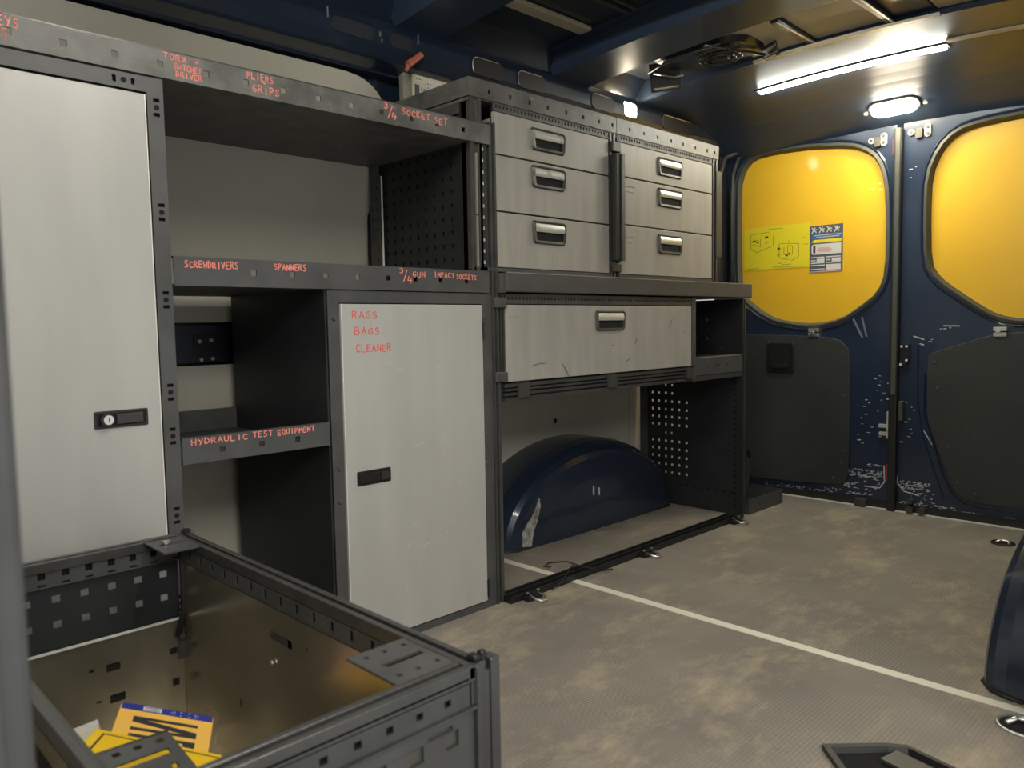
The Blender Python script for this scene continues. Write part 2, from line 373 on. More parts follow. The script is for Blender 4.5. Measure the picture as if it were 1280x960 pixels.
# ceiling: crowned skin, bows, lengthwise swages, rear header
def crown(x): return -0.034*(x/0.65)**2
xs = [-0.66 + 1.32*i/16 for i in range(17)]
def cross(name, prof, m, smooth=False, xs=xs, par=None):
    """extrude a (y,z) profile across the van following the roof crown"""
    mb = MB(); rows = [[(x, y, z + crown(x)) for y, z in prof] for x in xs]
    for a, b in zip(rows, rows[1:]): mb.strip(a, b, True)
    mb.add(rows[0], [tuple(range(len(prof)))]); mb.add(rows[-1], [tuple(range(len(prof)))])
    return mb.build(name, m, par, smooth=smooth)
struct(cross('ceiling', [(-0.62, 1.565), (2.34, 1.565), (2.34, 1.585), (-0.62, 1.585)], ROOFD))
def bow(y0, y1, zb=1.50):
    e = 0.018
    o = cross('roof_bow', [(y0-0.03, 1.564), (y0-0.03, 1.560), (y0, 1.556), (y0+0.006, zb+e), (y0+e, zb), (y1-e, zb), (y1-0.006, zb+e), (y1, 1.556), (y1+0.03, 1.56), (y1+0.03, 1.564)], HEADER)
    return tag(o, '', 'roof beam', 'navy beams across the roof')
b1 = bow(1.235, 1.425); b1['label'] = 'navy steel beam crossing the roof over the left drawer locker'
b2 = bow(1.84, 2.05); b2['label'] = 'wide navy steel beam crossing the roof just before the strip lamp'
b0 = bow(0.62, 0.78); b0['label'] = 'navy steel beam crossing the roof above the tall cupboard'
# lengthwise swages pressed in the roof skin
sw = []
for (xa, xb, ya, yb, m_) in ((-0.50, -0.445, 0.80, 1.21, ROOFT), (-0.50, -0.455, 1.46, 1.80, ROOFT), (-0.335, -0.322, 1.46, 1.80, ALU), (-0.305, -0.295, 1.46, 1.80, ALU),
                             (-0.15, -0.10, 1.46, 1.80, ROOFT), (-0.28, -0.23, 0.80, 1.21, ROOFT), (-0.10, -0.085, 0.80, 1.21, ALU), (0.10, 0.115, 1.46, 1.80, ALU), (0.3, 0.35, 1.46, 1.80, ROOFT)):
    xm = (xa+xb)/2; sw.append(struct(MB().box(xa, xb, ya, yb, 1.551+crown(xm), 1.564+crown(xm)).build('ceiling_swage', m_, bevel=0.003)))
# lighter lining fields between the wide beam and the rear header
for xa, xb, m_ in ((-0.215, -0.045, ROOFT), (-0.015, 0.175, ROOFT), (0.205, 0.305, HEADER), (0.31, 0.42, ROOFT), (0.43, 0.60, HEADER)):
    n_ = 4; xx = [xa + (xb-xa)*i/n_ for i in range(n_+1)]
    struct(cross('ceiling_lining', [(2.056, 1.518), (2.294, 1.512), (2.294, 1.518), (2.056, 1.524)], m_, xs=xx))
for xc in (-0.03, 0.19):
    c_ = crown(xc)
    struct(MB().box(xc-0.013, xc+0.013, 2.056, 2.294, 1.502+c_, 1.525+c_).build('ceiling_rib', HEADER, bevel=0.006))
    struct(MB().box(xc+0.007, xc+0.0125, 2.06, 2.29, 1.4995+c_, 1.503+c_).build('ceiling_rib_edge', EDGE))
hp = [(2.295, 1.60), (2.295, 1.505), (2.305, 1.497), (2.40, 1.4945), (2.48, 1.492), (2.55, 1.488), (2.61, 1.482), (2.66, 1.474), (2.72, 1.461), (2.78, 1.442), (2.83, 1.420), (2.87, 1.400), (2.925, 1.372), (2.94, 1.362), (2.99, 1.362), (2.99, 1.60)]
struct(cross('rear_header', hp, HEADER, smooth=False, xs=[-0.70 + 1.40*i/20 for i in range(21)]))
struct(cross('header_lip', [(2.288, 1.500), (2.291, 1.494), (2.305, 1.493), (2.305, 1.499)], EDGE, xs=[-0.215 + 0.53*i/8 for i in range(9)]))
struct(cross('header_edge_strip', [(2.50, 1.4915), (2.52, 1.4905), (2.52, 1.4845), (2.50, 1.4855)], ROOFT, xs=[0.27 + 0.36*i/6 for i in range(7)]))

# cant rail details on the left: dark recess plates, gussets, bright clips
cr = thing('cant_rail', (-0.70, 1.2, 1.44), 'navy side roof rail with pressed oval recesses above the shelving', 'roof rail')
MB().prism([(-0.72, 1.352), (-0.655, 1.37), (-0.640, 1.40), (-0.640, 1.44), (-0.665, 1.475), (-0.72, 1.48)], -0.5, 2.88, 'y').build('beam', NAVY, cr, bevel=0.006)
for ya, yb in ((0.63, 0.80), (1.05, 1.17), (1.22, 1.29)):
    MB().prism(rrect((ya+yb)/2, 1.42, yb-ya, 0.036, 0.016), -0.6405, -0.637, 'x').build('recess_shade', ROOFD, cr)  # dark flat plates painted in for the shade of the recesses
for ya, yb in ((1.50, 1.62), (1.68, 1.80), (2.02, 2.14), (2.42, 2.62)):
    lo = rrect((ya+yb)/2, 1.418, yb-ya, 0.048, 0.018)
    MB().prism(lo, -0.6405, -0.637, 'x').build('recess_shade', RUBBER, cr)
    MB().tube([(-0.637, a, b) for a, b in lo[4:13]], 0.0012, 5).build('edge_glint', CHROME, cr)  # chrome wire drawn in as a glint along the rim
for (x_, y_, z_, l_) in ((-0.636, 0.815, 1.46, 0.012), (-0.636, 1.04, 1.44, 0.012), (-0.636, 1.19, 1.425, 0.006), (-0.636, 1.195, 1.41, 0.004), (-0.636, 1.31, 1.44, 0.012), (-0.64, 0.70, 1.47, 0.010),
                         (-0.65, 1.62, 1.40, 0.014), (-0.65, 1.655, 1.41, 0.008), (-0.65, 2.02, 1.40, 0.012), (-0.636, 0.55, 1.43, 0.006)):
    MB().box(x_-0.003, x_, y_-0.0015, y_+0.0015, z_-l_, z_+l_).build('clip', CHROME, cr)

# ------------------------------------------------------------------ rear doors
WL = [(-.612,1.184),(-.609,1.264),(-.578,1.322),(-.526,1.343),(-.409,1.343),(-.314,1.338),(-.179,1.320),(-.121,1.296),(-.079,1.259),(-.053,1.185),(-.046,1.05),(-.045,.86),(-.07,.79),(-.13,.742),(-.199,.697),(-.29,.678),(-.40,.687),(-.487,.711),(-.592,.79),(-.61,.84)]
WR = [(.103,1.05),(.105,1.18),(.138,1.262),(.185,1.305),(.25,1.318),(.37,1.322),(.52,1.318),(.60,1.29),(.65,1.22),(.655,1.0),(.65,.83),(.60,.76),(.50,.70),(.39,.683),(.314,.700),(.263,.733),(.196,.783),(.139,.830),(.108,.88)]
def dense(L, it=1): return smooth_loop(L, it)
WLs, WRs = dense(WL), dense(WR)
D1 = struct(holed_plate('door_1', [(-.73,-.012),(-.008,-.012),(-.008,1.372),(-.73,1.372)], [offset_loop(WLs, .016)], 2.93, 2.965, NAVYD))
D2 = struct(holed_plate('door_2', [(.014,-.012),(.75,-.012),(.75,1.372),(.014,1.372)], [offset_loop(WRs, .016)], 2.93, 2.965, NAVYD))
def ring(name, L, d, yo, yi, m, par):
    a = [(x, yo, z) for x, z in offset_loop(L, d)]; b = [(x, yo-0.004, z) for x, z in offset_loop(L, d*0.45)]; c = [(x, yi, z) for x, z in L]
    a2 = [(x, 2.99, z) for x, z in offset_loop(L, d)]; c2 = [(x, 2.99, z) for x, z in L]
    return MB().strip(a, b).strip(b, c).strip(c, c2).strip(a, a2).build(name, m, par, smooth=True)
W1 = struct(MB().prism(WLs, 2.948, 2.956, 'y').build('window_1', YELLOW)); W2 = struct(MB().prism(WRs, 2.948, 2.956, 'y').build('window_2', YELLOW))
ring('gasket', WLs, 0.019, 2.927, 2.944, GASKET, D1); ring('gasket', WRs, 0.019, 2.925, 2.944, GASKET, D2)
# pressed lip round the windows
def lip(L, d0, d1, par, y=2.929):
    a = [(x, y, z) for x, z in offset_loop(L, d0)]; b = [(x, y-0.004, z) for x, z in offset_loop(L, (d0+d1)/2)]; c = [(x, y, z) for x, z in offset_loop(L, d1)]
    return MB().strip(a, b).strip(b, c).build('pressed_lip', NAVYD, par, smooth=True)
lip(WLs, 0.020, 0.030, D1); lip(WRs, 0.020, 0.030, D2)
# door cards
C1 = smooth_loop([(-.72,.637),(-.486,.637),(-.33,.632),(-.20,.622),(-.172,.592),(-.156,.571),(-.154,.35),(-.154,.12),(-.165,.085),(-.19,.067),(-.43,.055),(-.72,.05)], 1)
C2 = smooth_loop([(.109,.547),(.118,.572),(.158,.583),(.25,.618),(.33,.640),(.5,.645),(.72,.64),(.72,.05),(.40,.068),(.293,.067),(.24,.075),(.20,.103),(.135,.28),(.112,.34),(.110,.42)], 1)
k1 = MB().prism(C1, 2.919, 2.9295, 'y').build('door_card', CARD, D1, bevel=0.002)
k2 = MB().prism(C2, 2.919, 2.9295, 'y').build('door_card', CARD, D2, bevel=0.002)
m1 = MB()
for (a, b) in ((-.172,.53),(-.172,.41),(-.168,.20),(-.178,.155),(-.21,.092),(.135,.54),(.145,.45),(.185,.25),(.215,.13),(.27,.10),(.24,.31),(-.48,.605),(-.34,.605)):
    MB().bar((a, 2.919, b), (a, 2.915, b), 0.006, 10, 0.004).build('screw', mat('dull_screw', (0.10,0.10,0.09), .4, .5) if 'dull_screw' not in bpy.data.materials else bpy.data.materials['dull_screw'], D1 if a < 0 else D2)
# recessed inner handle on the left card
MB().prism(rrect(-.425, .545, .115, .118, .015), 2.911, 2.919, 'y').build('handle_surround', BLACK, D1, bevel=0.003)
MB().prism(rrect(-.425, .550, .085, .085, .012), 2.908, 2.9115, 'y').build('handle_recess', HOLE, D1)
MB().prism(rrect(-.425, .512, .060, .018, .006), 2.902, 2.9105, 'y').build('handle_lever', BLACK, D1, bevel=0.002)
# catches under the windows
for (x_, D_) in ((-.294, D1), (.328, D2)):
    MB().box(x_-.020, x_+.020, 2.912, 2.930, .646, .660).box(x_-.020, x_+.020, 2.914, 2.930, .628, .642).box(x_-.012, x_+.004, 2.908, 2.930, .640, .650).build('catch', CHROME, D_, bevel=0.002)
# centre seal, rubbing strip, red tags
struct(MB().box(-.012, .016, 2.905, 2.94, .0, 1.352).build('trim_4', RUBBER, bevel=0.004))
struct(MB().box(-.004, .013, 2.900, 2.906, .42, 1.352).build('trim_5', GASKET, bevel=0.003))
MB().box(-.020, -.013, 2.922, 2.930, 1.265, 1.325).build('red_reflector', REDP, D1, bevel=0.002)
MB().box(-.022, -.014, 2.922, 2.930, .105, .165).build('red_reflector', REDP, D1, bevel=0.002)
# hinge plates at the top
for sgn, D_, (xa, xm, xb), zt in ((-1, D1, (-.094, -.073, -.051), 1.332), (1, D2, (.040, .066, .093), 1.338)):
    MB().prism(rrect(xa, zt-.005, .020, .020, .009), 2.922, 2.930, 'y').build('bolt_plate', WHITE, D_)
    MB().bar((xa, 2.922, zt-.005), (xa, 2.917, zt-.005), .006, 8).build('bolt', GASKET, D_)
    MB().prism(rrect(xb, zt-.006, .020, .044, .009), 2.922, 2.930, 'y').build('bolt_plate', WHITE, D_)
    for dz in (-.011, .011): MB().bar((xb, 2.922, zt-.006+dz), (xb, 2.917, zt-.006+dz), .006, 8).build('bolt', GASKET, D_)
    MB().prism(rrect(xm, zt-.012, .022, .036, .006), 2.918, 2.930, 'y').build('latch_block', GASKET, D_, bevel=0.002)
# latch plate at mid height, white screws
MB().prism([(.020,.603),(.052,.603),(.052,.545),(.036,.524),(.020,.524)], 2.916, 2.930, 'y').build('latch_plate', BLACK, D2, bevel=0.001)
for a, b in ((.026,.594),(.043,.594),(.043,.545),(.024,.530)): MB().bar((a, 2.916, b), (a, 2.913, b), .0045, 8).build('bolt', WHITE, D2)
MB().box(-.048, -.014, 2.915, 2.93, .30, .312).box(-.046, -.014, 2.915, 2.93, .272, .284).box(-.018, -.010, 2.910, 2.93, .262, .36).build('lock_striker', SILVER, D1)
MB().box(.022, .036, 2.905, 2.93, .33, .40).build('lock_guide', GASKET, D2, bevel=0.003)
# lower hinge lugs
MB().box(-.125, -.085, 2.90, 2.93, .002, .032).build('lower_bracket', HFRAME, D1, bevel=0.004)
MB().bar((.064, 2.905, .045), (.064, 2.93, .045), .011, 10).bar((.066, 2.90, .016), (.066, 2.93, .016), .013, 10).bar((.105, 2.90, .016), (.105, 2.93, .016), .013, 10).build('lower_bracket', HFRAME, D2)
# pressed bead of the right door running down to the sill
MB().tube([(.100,2.927,.50),(.100,2.927,.36),(.125,2.927,.28),(.165,2.927,.15),(.195,2.927,.085),(.24,2.927,.052),(.34,2.927,.045),(.55,2.927,.044)], .004, 6).build('pressed_bead', NAVYD, D2)
MB().tube([(.075,2.928,.60),(.078,2.928,.40),(.098,2.928,.28),(.15,2.928,.12),(.17,2.928,.07)], .003, 6).build('pressed_bead', NAVYD, D2)
# chipped paint: flakes lying on the door paint low down, long rubs higher up
def chips(name, spots, D_):
    mb = MB(); rn = random.Random(5)
    for (xc, zc, wx, wz, n) in spots:
        for _ in range(n):
            x = xc + rn.uniform(-wx, wx); z = zc + rn.uniform(-wz, wz); a = rn.uniform(.0015, .0085); b = rn.uniform(.0010, .0026)
            k = rn.randint(4, 6); t0 = rn.uniform(-.3, .3)
            lp = [(x + a*rn.uniform(.6, 1.2)*math.cos(2*math.pi*i/k + t0), z + b*rn.uniform(.6, 1.3)*math.sin(2*math.pi*i/k)) for i in range(k)]
            mb.prism(lp, 2.9288, 2.9302, 'y')
    o = mb.build(name, CHIP, D_); o['kind'] = 'stuff'; return o
chips('paint_chips', [(-.09,.125,.055,.012,60),(-.10,.108,.05,.006,26),(-.085,.075,.045,.02,14),(-.15,.075,.02,.012,18),(-.06,.155,.03,.006,10),(-.09,.32,.045,.09,14),(-.05,.44,.03,.05,10),(-.07,1.19,.02,.05,3),(-.35,.035,.15,.006,50),(-.16,.045,.09,.006,30)], D1)
chips('paint_chips', [(.075,.105,.05,.008,44),(.08,.088,.045,.004,26),(.10,.06,.04,.02,14),(.12,.035,.09,.005,40),(.27,.028,.12,.004,46),(.05,.33,.03,.08,10),(.16,.66,.03,.006,6),(.10,.61,.03,.01,5),(.04,1.18,.02,.05,3)], D2)
mk = MB()
def rub(mb, x0, z0, x1, z1, w_): 
    a = Vector((x0, 2.9288, z0)); b = Vector((x1, 2.9288, z1)); d = (b-a).normalized(); mb.obox((a+b)/2, d, Vector((0,1,0)).cross(d), (0,1,0), (b-a).length/2, w_, .0008)
rub(mk, -.153,.70,-.115,.625,.0035); rub(mk, -.118,.70,-.10,.628,.003); mk.build('rub_mark', mat('grey_rub', (.17,.18,.20), .6), D1)
mk = MB(); rub(mk, .06,.63,.095,.618,.002); rub(mk, .155,.665,.205,.664,.002); rub(mk, .10,.30,.13,.25,.0015); rub(mk, .01,.17,.018,.10,.002); rub(mk, .018,.10,.04,.075,.002); rub(mk, .04,.075,.09,.066,.002); mk.build('rub_mark', CHIP, D2)
mk = MB(); rub(mk, -.03,.16,-.028,.10,.002); rub(mk, -.028,.10,-.045,.075,.002); rub(mk, -.045,.075,-.10,.075,.0018); rub(mk,-.155,.13,-.165,.10,.002); rub(mk,-.165,.10,-.19,.08,.002); mk.build('rub_mark', CHIP, D1)
# rear left pillar: grey trim beside the window and dark body behind
struct(MB().box(-.745, -.668, 2.88, 2.93, .80, 1.40).build('trim_6', RUBBER, bevel=0.008))
struct(MB().tube([(-.683, 2.88, .80), (-.680, 2.88, 1.10), (-.676, 2.88, 1.28), (-.655, 2.885, 1.352), (-.60, 2.89, 1.372)], .010, 8).build('trim_7', GASKET, smooth=True))
struct(MB().tube([(-.640, 2.915, .84), (-.640, 2.915, 1.20), (-.635, 2.915, 1.29), (-.61, 2.915, 1.352), (-.54, 2.915, 1.375)], .008, 8).build('trim_8', GASKET, smooth=True))

# stickers on the left window
S1 = thing('diagram_sticker', (-.463, 2.947, .985), 'lemon yellow sticker with thin line diagrams on the left rear window', 'sticker')
MB().box(-.601, -.327, 2.9465, 2.9479, .897, 1.066).build('sheet', STICK, S1)
def lines(segs, yq, th, m, par, name='line_drawing'):
    mb = MB()
    for x0, z0, x1, z1 in segs:
        a = Vector((x0, yq, z0)); b = Vector((x1, yq, z1)); d = (b-a).normalized(); mb.obox((a+b)/2, d, Vector((0,1,0)).cross(d), (0,1,0), (b-a).length/2, th, .0003)
    return mb.build(name, m, par)
sg = [(-.596,.902,-.535,.905),(-.48,.905,-.345,.902),(-.495,1.056,-.435,1.055),(-.572,1.04,-.49,1.045),(-.572,1.04,-.572,.985),(-.572,.985,-.545,.967),(-.545,.967,-.475,.99),(-.475,.99,-.475,1.03),(-.565,1.0,-.53,.99),(-.53,1.02,-.53,.99),(-.56,1.015,-.54,1.018),
      (-.51,1.02,-.495,1.025),(-.51,1.0,-.495,1.005),(-.45,.995,-.37,.99),(-.45,.995,-.45,.94),(-.45,.94,-.41,.93),(-.37,.99,-.37,.94),(-.37,.94,-.40,.925),(-.43,.98,-.43,.95),(-.415,.985,-.395,.983),(-.415,.985,-.415,.95),(-.395,.983,-.395,.95),(-.46,.97,-.44,.975),(-.46,.95,-.44,.953),(-.41,1.005,-.41,.995),(-.35,.985,-.333,.985),(-.355,1.01,-.34,1.01),(-.455,.918,-.44,.918),(-.44,.912,-.40,.912)]
lines(sg, 2.9462, .0008, INKO, S1)
lines([(-.565,1.012,-.55,1.013),(-.545,1.005,-.538,1.012),(-.51,1.025,-.497,1.026),(-.457,.975,-.447,.978),(-.425,.952,-.415,.945),(-.412,.955,-.403,.95)], 2.9461, .003, INK, S1, 'diagram_block')['kind'] = 'stuff'
S2 = thing('notice_sticker', (-.262, 2.947, .96), 'dark framed notice with a van plan beside the lemon yellow sticker', 'sticker')
MB().box(-.326, -.199, 2.9462, 2.9478, .873, 1.050).build('sheet', PGREY, S2)
def pr(x0, x1, z0, z1, m, par, y=2.9458, nm='print'): return MB().box(x0, x1, y, y+.0006, z0, z1).build(nm, m, par)
for i in range(4): lines([(-.318+i*.029, 1.022, -.305+i*.029, 1.044), (-.318+i*.029, 1.044, -.300+i*.029, 1.024), (-.314+i*.029, 1.034, -.298+i*.029, 1.036)], 2.9459, .0018, PAPER, S2, 'print')
pr(-.318, -.203, 1.000, 1.018, PBLUE, S2); lines([(-.308,1.013,-.206,1.013),(-.300,1.006,-.212,1.006)], 2.9452, .0011, PAPER, S2, 'print')
pr(-.309, -.204, .985, .997, STICK, S2)
lines([(-.318,.986,-.312,.996),(-.312,.996,-.312,.986)], 2.9459, .001, PAPER, S2, 'print')
MB().prism([(-.318,.944),(-.310,.941),(-.205,.941),(-.205,.980),(-.310,.980),(-.318,.976)], 2.9456, 2.946, 'y').build('print', PAPER, S2)
pr(-.312, -.303, .947, .975, INK, S2, 2.9452)
MB().prism([(-.30,.957),(-.285,.950),(-.25,.948),(-.235,.955),(-.25,.966),(-.285,.968)], 2.9452, 2.9456, 'y').build('print', PINK, S2)
for x0, x1, z0, z1 in ((-.320,-.268,.928,.932),(-.320,-.302,.917,.921),(-.320,-.268,.907,.911),(-.298,-.268,.912,.925),(-.262,-.206,.928,.932),(-.262,-.246,.917,.921),(-.240,-.206,.912,.925),(-.262,-.206,.907,.911),(-.320,-.266,.898,.902),(-.320,-.266,.884,.887),(-.260,-.206,.881,.902)):
    pr(x0, x1, z0, z1, PAPER, S2)
pr(-.324, -.201, .874, .878, PINK, S2)

# ------------------------------------------------------------------ wheel arches
def arch(name, wall, face, label, yc=2.05, ry=.455, rz=.298, sgn=1):
    e = thing(name, (face - sgn*.1, yc, 0), label, 'wheel arch')
    secs = [(wall, 1.0), (face - sgn*.075, 1.0), (face - sgn*.045, .975), (face - sgn*.022, .93), (face - sgn*.008, .88), (face, .82), (face + sgn*.006, .6), (face + sgn*.010, .3), (face + sgn*.010, .02)]
    mb = MB(); rows = []; n = 36
    for x, k in secs:
        r = []
        for i in range(n+1):
            t = math.pi*i/n; c, s_ = math.cos(t), math.sin(t); p = 1.0
            r.append((x, yc + ry*(k*.5+.5)*math.copysign(abs(c)**p, c) if k > .85 else yc + ry*(.925*k/.85)*math.copysign(abs(c)**p, c), rz*k*abs(s_)**p))
        rows.append(r)
    for a, b in zip(rows, rows[1:]): mb.strip(a, b, False)
    mb.build('shell', NAVY, e, smooth=True)
    # welded flange along the floor
    fl = [(x, y, .002) for x, y, z in [rows[1][0], rows[2][0], rows[3][0], rows[5][0], rows[5][-1], rows[3][-1], rows[2][-1], rows[1][-1]]]
    MB().tube(fl, .006, 6).build('seam_bead', RUBBER, e, smooth=True)
    return e
aL = arch('wheel_arch', -.835, -.640, 'navy wheel arch with a torn scuff mark inside the open lower bay')
aR = arch('wheel_arch', .885, .625, 'navy wheel arch at the right edge beside the floor ring', sgn=-1, ry=.46, yc=2.05)
aR.location.x = .72
mb = MB()
sc_pts = [(1.668,.012),(1.668,.055),(1.695,.085),(1.718,.105),(1.745,.150),(1.750,.125),(1.735,.085),(1.732,.05),(1.735,.010),(1.700,.006)]
mb.prism([(a, b) for a, b in sc_pts], -.6405, -.6365, 'x').build('scuff', SCUFF, aL)
MB().box(-.632, -.628, 2.00, 2.004, .12, .15).box(-.632, -.628, 2.03, 2.033, .115, .14).build('scratch', CHIP, aL)
tag(MB().bar((lining_x(.36)+.0005, 2.03, .352), (lining_x(.36)-.003, 2.03, .352), .009, 12).build('lining_hole_disc', HOLE), 'small black disc standing for a shaded hole in the cream lining above the left wheel arch', 'plug')  # black disc stands in for the shade inside a lining hole

# ================================================================== RACKING
def holes3(u, z, vert=True):      # square - round - square punching
    return [(u, z-.012, .0105, .006), (u, z+.012, .0105, .006)] if vert else [(u-.0145, z, .006, .0105), (u+.0145, z, .006, .0105)]
def dots(mb, y, z, x=F+.0003, r=.0045): mb.bar((x-.002, y, z), (x+.0003, y, z), r, 12); return mb
# --- tall cupboard
tc = thing('tall_cupboard', (F-.2, .33, 0), 'tall cupboard with a plain grey door and black lock at the left', 'cupboard')
ys, zt = .10, 1.119
MB().box(F-.42, F-.004, ys, ys+.004, 0, zt).build('side_panel', DARKSHADE, tc)
MB().box(F-.42, F-.004, .534, .538, 0, zt).build('side_panel', DARKSHADE, tc)
MB().box(F-.42, F-.416, ys, .538, 0, zt).build('back_panel', DARKSHADE, tc)
MB().box(F-.42, F-.004, ys, .538, zt-.004, zt).box(F-.42, F-.004, ys, .538, .03, .034).build('end_sheet', DARKSHADE, tc)
hs = []
for z in (1.070, .895, .746, .586, .509, .368, .21, .08): hs += holes3(.015, z)
st = MB().perf((F, .512, 0), Y, Z, X, .027, 1.119, .003, hs).build('stile', STEEL, tc)
dm = MB()
for z in (1.070, .895, .746, .586, .509, .368, .21, .08): dots(dm, .527, z)
dm.build('stile_hole', HOLE, tc)
MB().box(F-.012, F-.006, .513, .537, .02, 1.11).build('inner_shade_sheet', HOLE, tc)  # near-black sheet put in as the shade behind the punched holes
tr_ = MB().perf((F, ys, 1.093), Y, Z, X, .412, .0255, .003, holes3(.376, .013, False) + holes3(.10, .013, False)).build('top_rail', STEEL, tc)
dots(MB(), .476, 1.106).build('rail_hole', HOLE, tc)
MB().box(F-.012, F-.006, ys, .513, 1.094, 1.117).build('inner_shade_sheet', HOLE, tc)
MB().box(F-.003, F, ys, .512, 0, .045).build('bottom_rail', STEEL, tc)
MB().box(F-.003, F, ys, ys+.03, .045, 1.093).build('stile', STEEL, tc)
td = MB().box(F-.014, F+.002, ys+.034, .5075, .05, 1.0885).build('door', GREY, tc, bevel=0.0015)
MB().box(F-.001, F+.0027, .5070, .5085, .05, 1.0885).build('door_edge', EDGE, tc)
def slot_handle(par, y0, y1, z0, z1, lock):
    w_, h = y1-y0, z1-z0; yc, zc = (y0+y1)/2, (z0+z1)/2
    h_ = MB().prism(rrect(yc, zc, w_, h, .003), F+.002, F+.0045, 'x').build('latch', BLACK, par, bevel=0.001)
    MB().box(F+.0045, F+.0048, y0+.004, y1-.004, z0+.004, z1-.004).build('latch_recess', HOLE, par)
    if lock:
        MB().bar((F+.0045, y0+.018, zc), (F+.011, y0+.018, zc), .0105, 16).build('lock_collar', BLACK, par)
        MB().bar((F+.010, y0+.020, zc), (F+.0125, y0+.020, zc), .0078, 16).build('lock_cylinder', CHROME, par)
        MB().box(F+.0124, F+.0128, y0+.0195, y0+.0208, zc-.004, zc+.004).build('keyhole', HOLE, par)
        MB().box(F+.0046, F+.0075, y0+.034, y1-.009, z0+.006, z1-.006).build('latch_paddle', mat('paddle_plastic', (.035,.035,.035), .45), par, bevel=0.001)
    else:
        MB().box(F+.0046, F+.0070, y0+.007, y1-.030, z0+.006, z1-.006).build('latch_paddle', BLACK, par, bevel=0.001)
        MB().bar((F+.0045, y1-.014, zc), (F+.0085, y1-.014, zc), .009, 16).box(F+.0045, F+.0082, y1-.028, y1-.012, zc-.009, zc+.009).build('lock_knob', mat('knob_plastic', (.03,.03,.03), .4), par)
slot_handle(td, .401, .486, .534, .563, True)

# --- shelving unit in the middle, with its labelled trays
su = thing('shelving_unit', (F-.2, .92, 0), 'open dark grey shelving with red handwritten labels beside the tall cupboard', 'shelving')
def tray(par, y0, y1, z0, z1, hy, hz, name, hw=.011, depth=.42, tm=None):
    t = MB().perf((F+.004, y0, z0), Y, Z, X, y1-y0, z1-z0, .003, [(h-y0, hz-z0, hw, hw*.95) for h in hy])
    t.box(F-depth, F+.001, y0, y1, z0, z0+.003)
    t.box(F-.006, F+.003, y0, y1, z1-.003, z1)
    return t.build(name, tm or STEEL, par)
STEELSHEEN = mat('sheen_mottled_coat', (0.125, 0.122, 0.112), 0.5, 0.1, noise=0.3, nscale=18, bump=0.2, bscale=500, scratch=(1, 2, 8), scol=(0.20, 0.195, 0.18), sscale=9, sth=0.6)  # lighter mottled steel, the light's sheen on the top fascia put into its colour
TT = tray(su, .10, 1.297, 1.121, 1.167, [.163,.238,.313,.388,.463,.535,.614,.688,.763,.838,.914,.988,1.066,1.137,1.215], 1.143, 'top_tray', tm=STEELSHEEN)
MT = tray(su, .541, 1.288, .771, .822, [.688,.767,.841,.916,.993,1.066,1.137,1.215], .797, 'middle_tray')
LT = tray(su, .541, .838, .456, .503, [.613,.690,.765], .4765, 'lower_tray')
MB().box(F-.0025, F+.0045, .10, 1.297, 1.1665, 1.1685).build('tray_edge', ALU, TT)
MB().box(F-.42, F-.004, .839, .843, .0, .771).build('divider_panel', DARKSHADE, su)
MB().perf((F+.001, 1.2665, .824), Y, Z, X, .020, .296, .002, [(.011, .020 + i*.0265, .0065, .0085) for i in range(11)]).build('hole_strip', DARKSHADE, su)
MB().box(F-.006, F-.002, 1.2665, 1.2865, .824, 1.12).build('hole_glow_backing', WHITE, su)  # white plate stands in for light showing through the strip holes
MB().box(F-.42, F-.36, 1.285, 1.288, .822, 1.121).build('side_panel', DARKSHADE, su)
MB().box(-.800, -.780, .541, .95, .452, .506).build('rear_crossbar', STEEL, su)
MB().perf((-.757, 1.226, .824), X, Z, (0,-1,0), .045, .296, .002, [(.012+.02*i, .02+.027*j, .006, .008) for i in range(2) for j in range(10)]).build('rear_post', STEEL, su)
MB().box(-.709, -.7055, 1.228, 1.232, .83, 1.09).build('light_rod', WHITE, su)
def fluted(mb, x, y0, y1, z0, z1, n, d=.012, axis='z'):
    """grooved aluminium profile: n ridges"""
    w_ = (y1-y0)/(2*n-1)
    if axis == 'z':
        mb.box(x-d, x-.006, y0, y1, z0, z1)
        for i in range(n): mb.box(x-.007, x, y0 + 2*i*w_, y0 + (2*i+1)*w_, z0, z1)
    return mb
MB().box(F-.006, F, 1.236, 1.242, .826, 1.10).box(F-.012, F-.006, 1.236, 1.264, .826, 1.10).box(F-.006, F-.001, 1.246, 1.2505, .826, 1.10).build('grooved_post', ALU, su)
MB().box(F-.006, F-.0005, 1.2555, 1.2610, .830, .952).box(F-.006, F-.0005, 1.2555, 1.2610, .956, 1.098).build('light_edge_strip', LGREY, su)
fluted(MB(), F+.002, 1.2975, 1.318, 0, 1.175, 2, .03).build('upright_post', ALU, su)
MB().box(F-.030, F-.001, 1.276, 1.297, 0, .771).box(F-.030, F-.008, 1.289, 1.297, .771, 1.121).build('upright_post', STEEL, su)

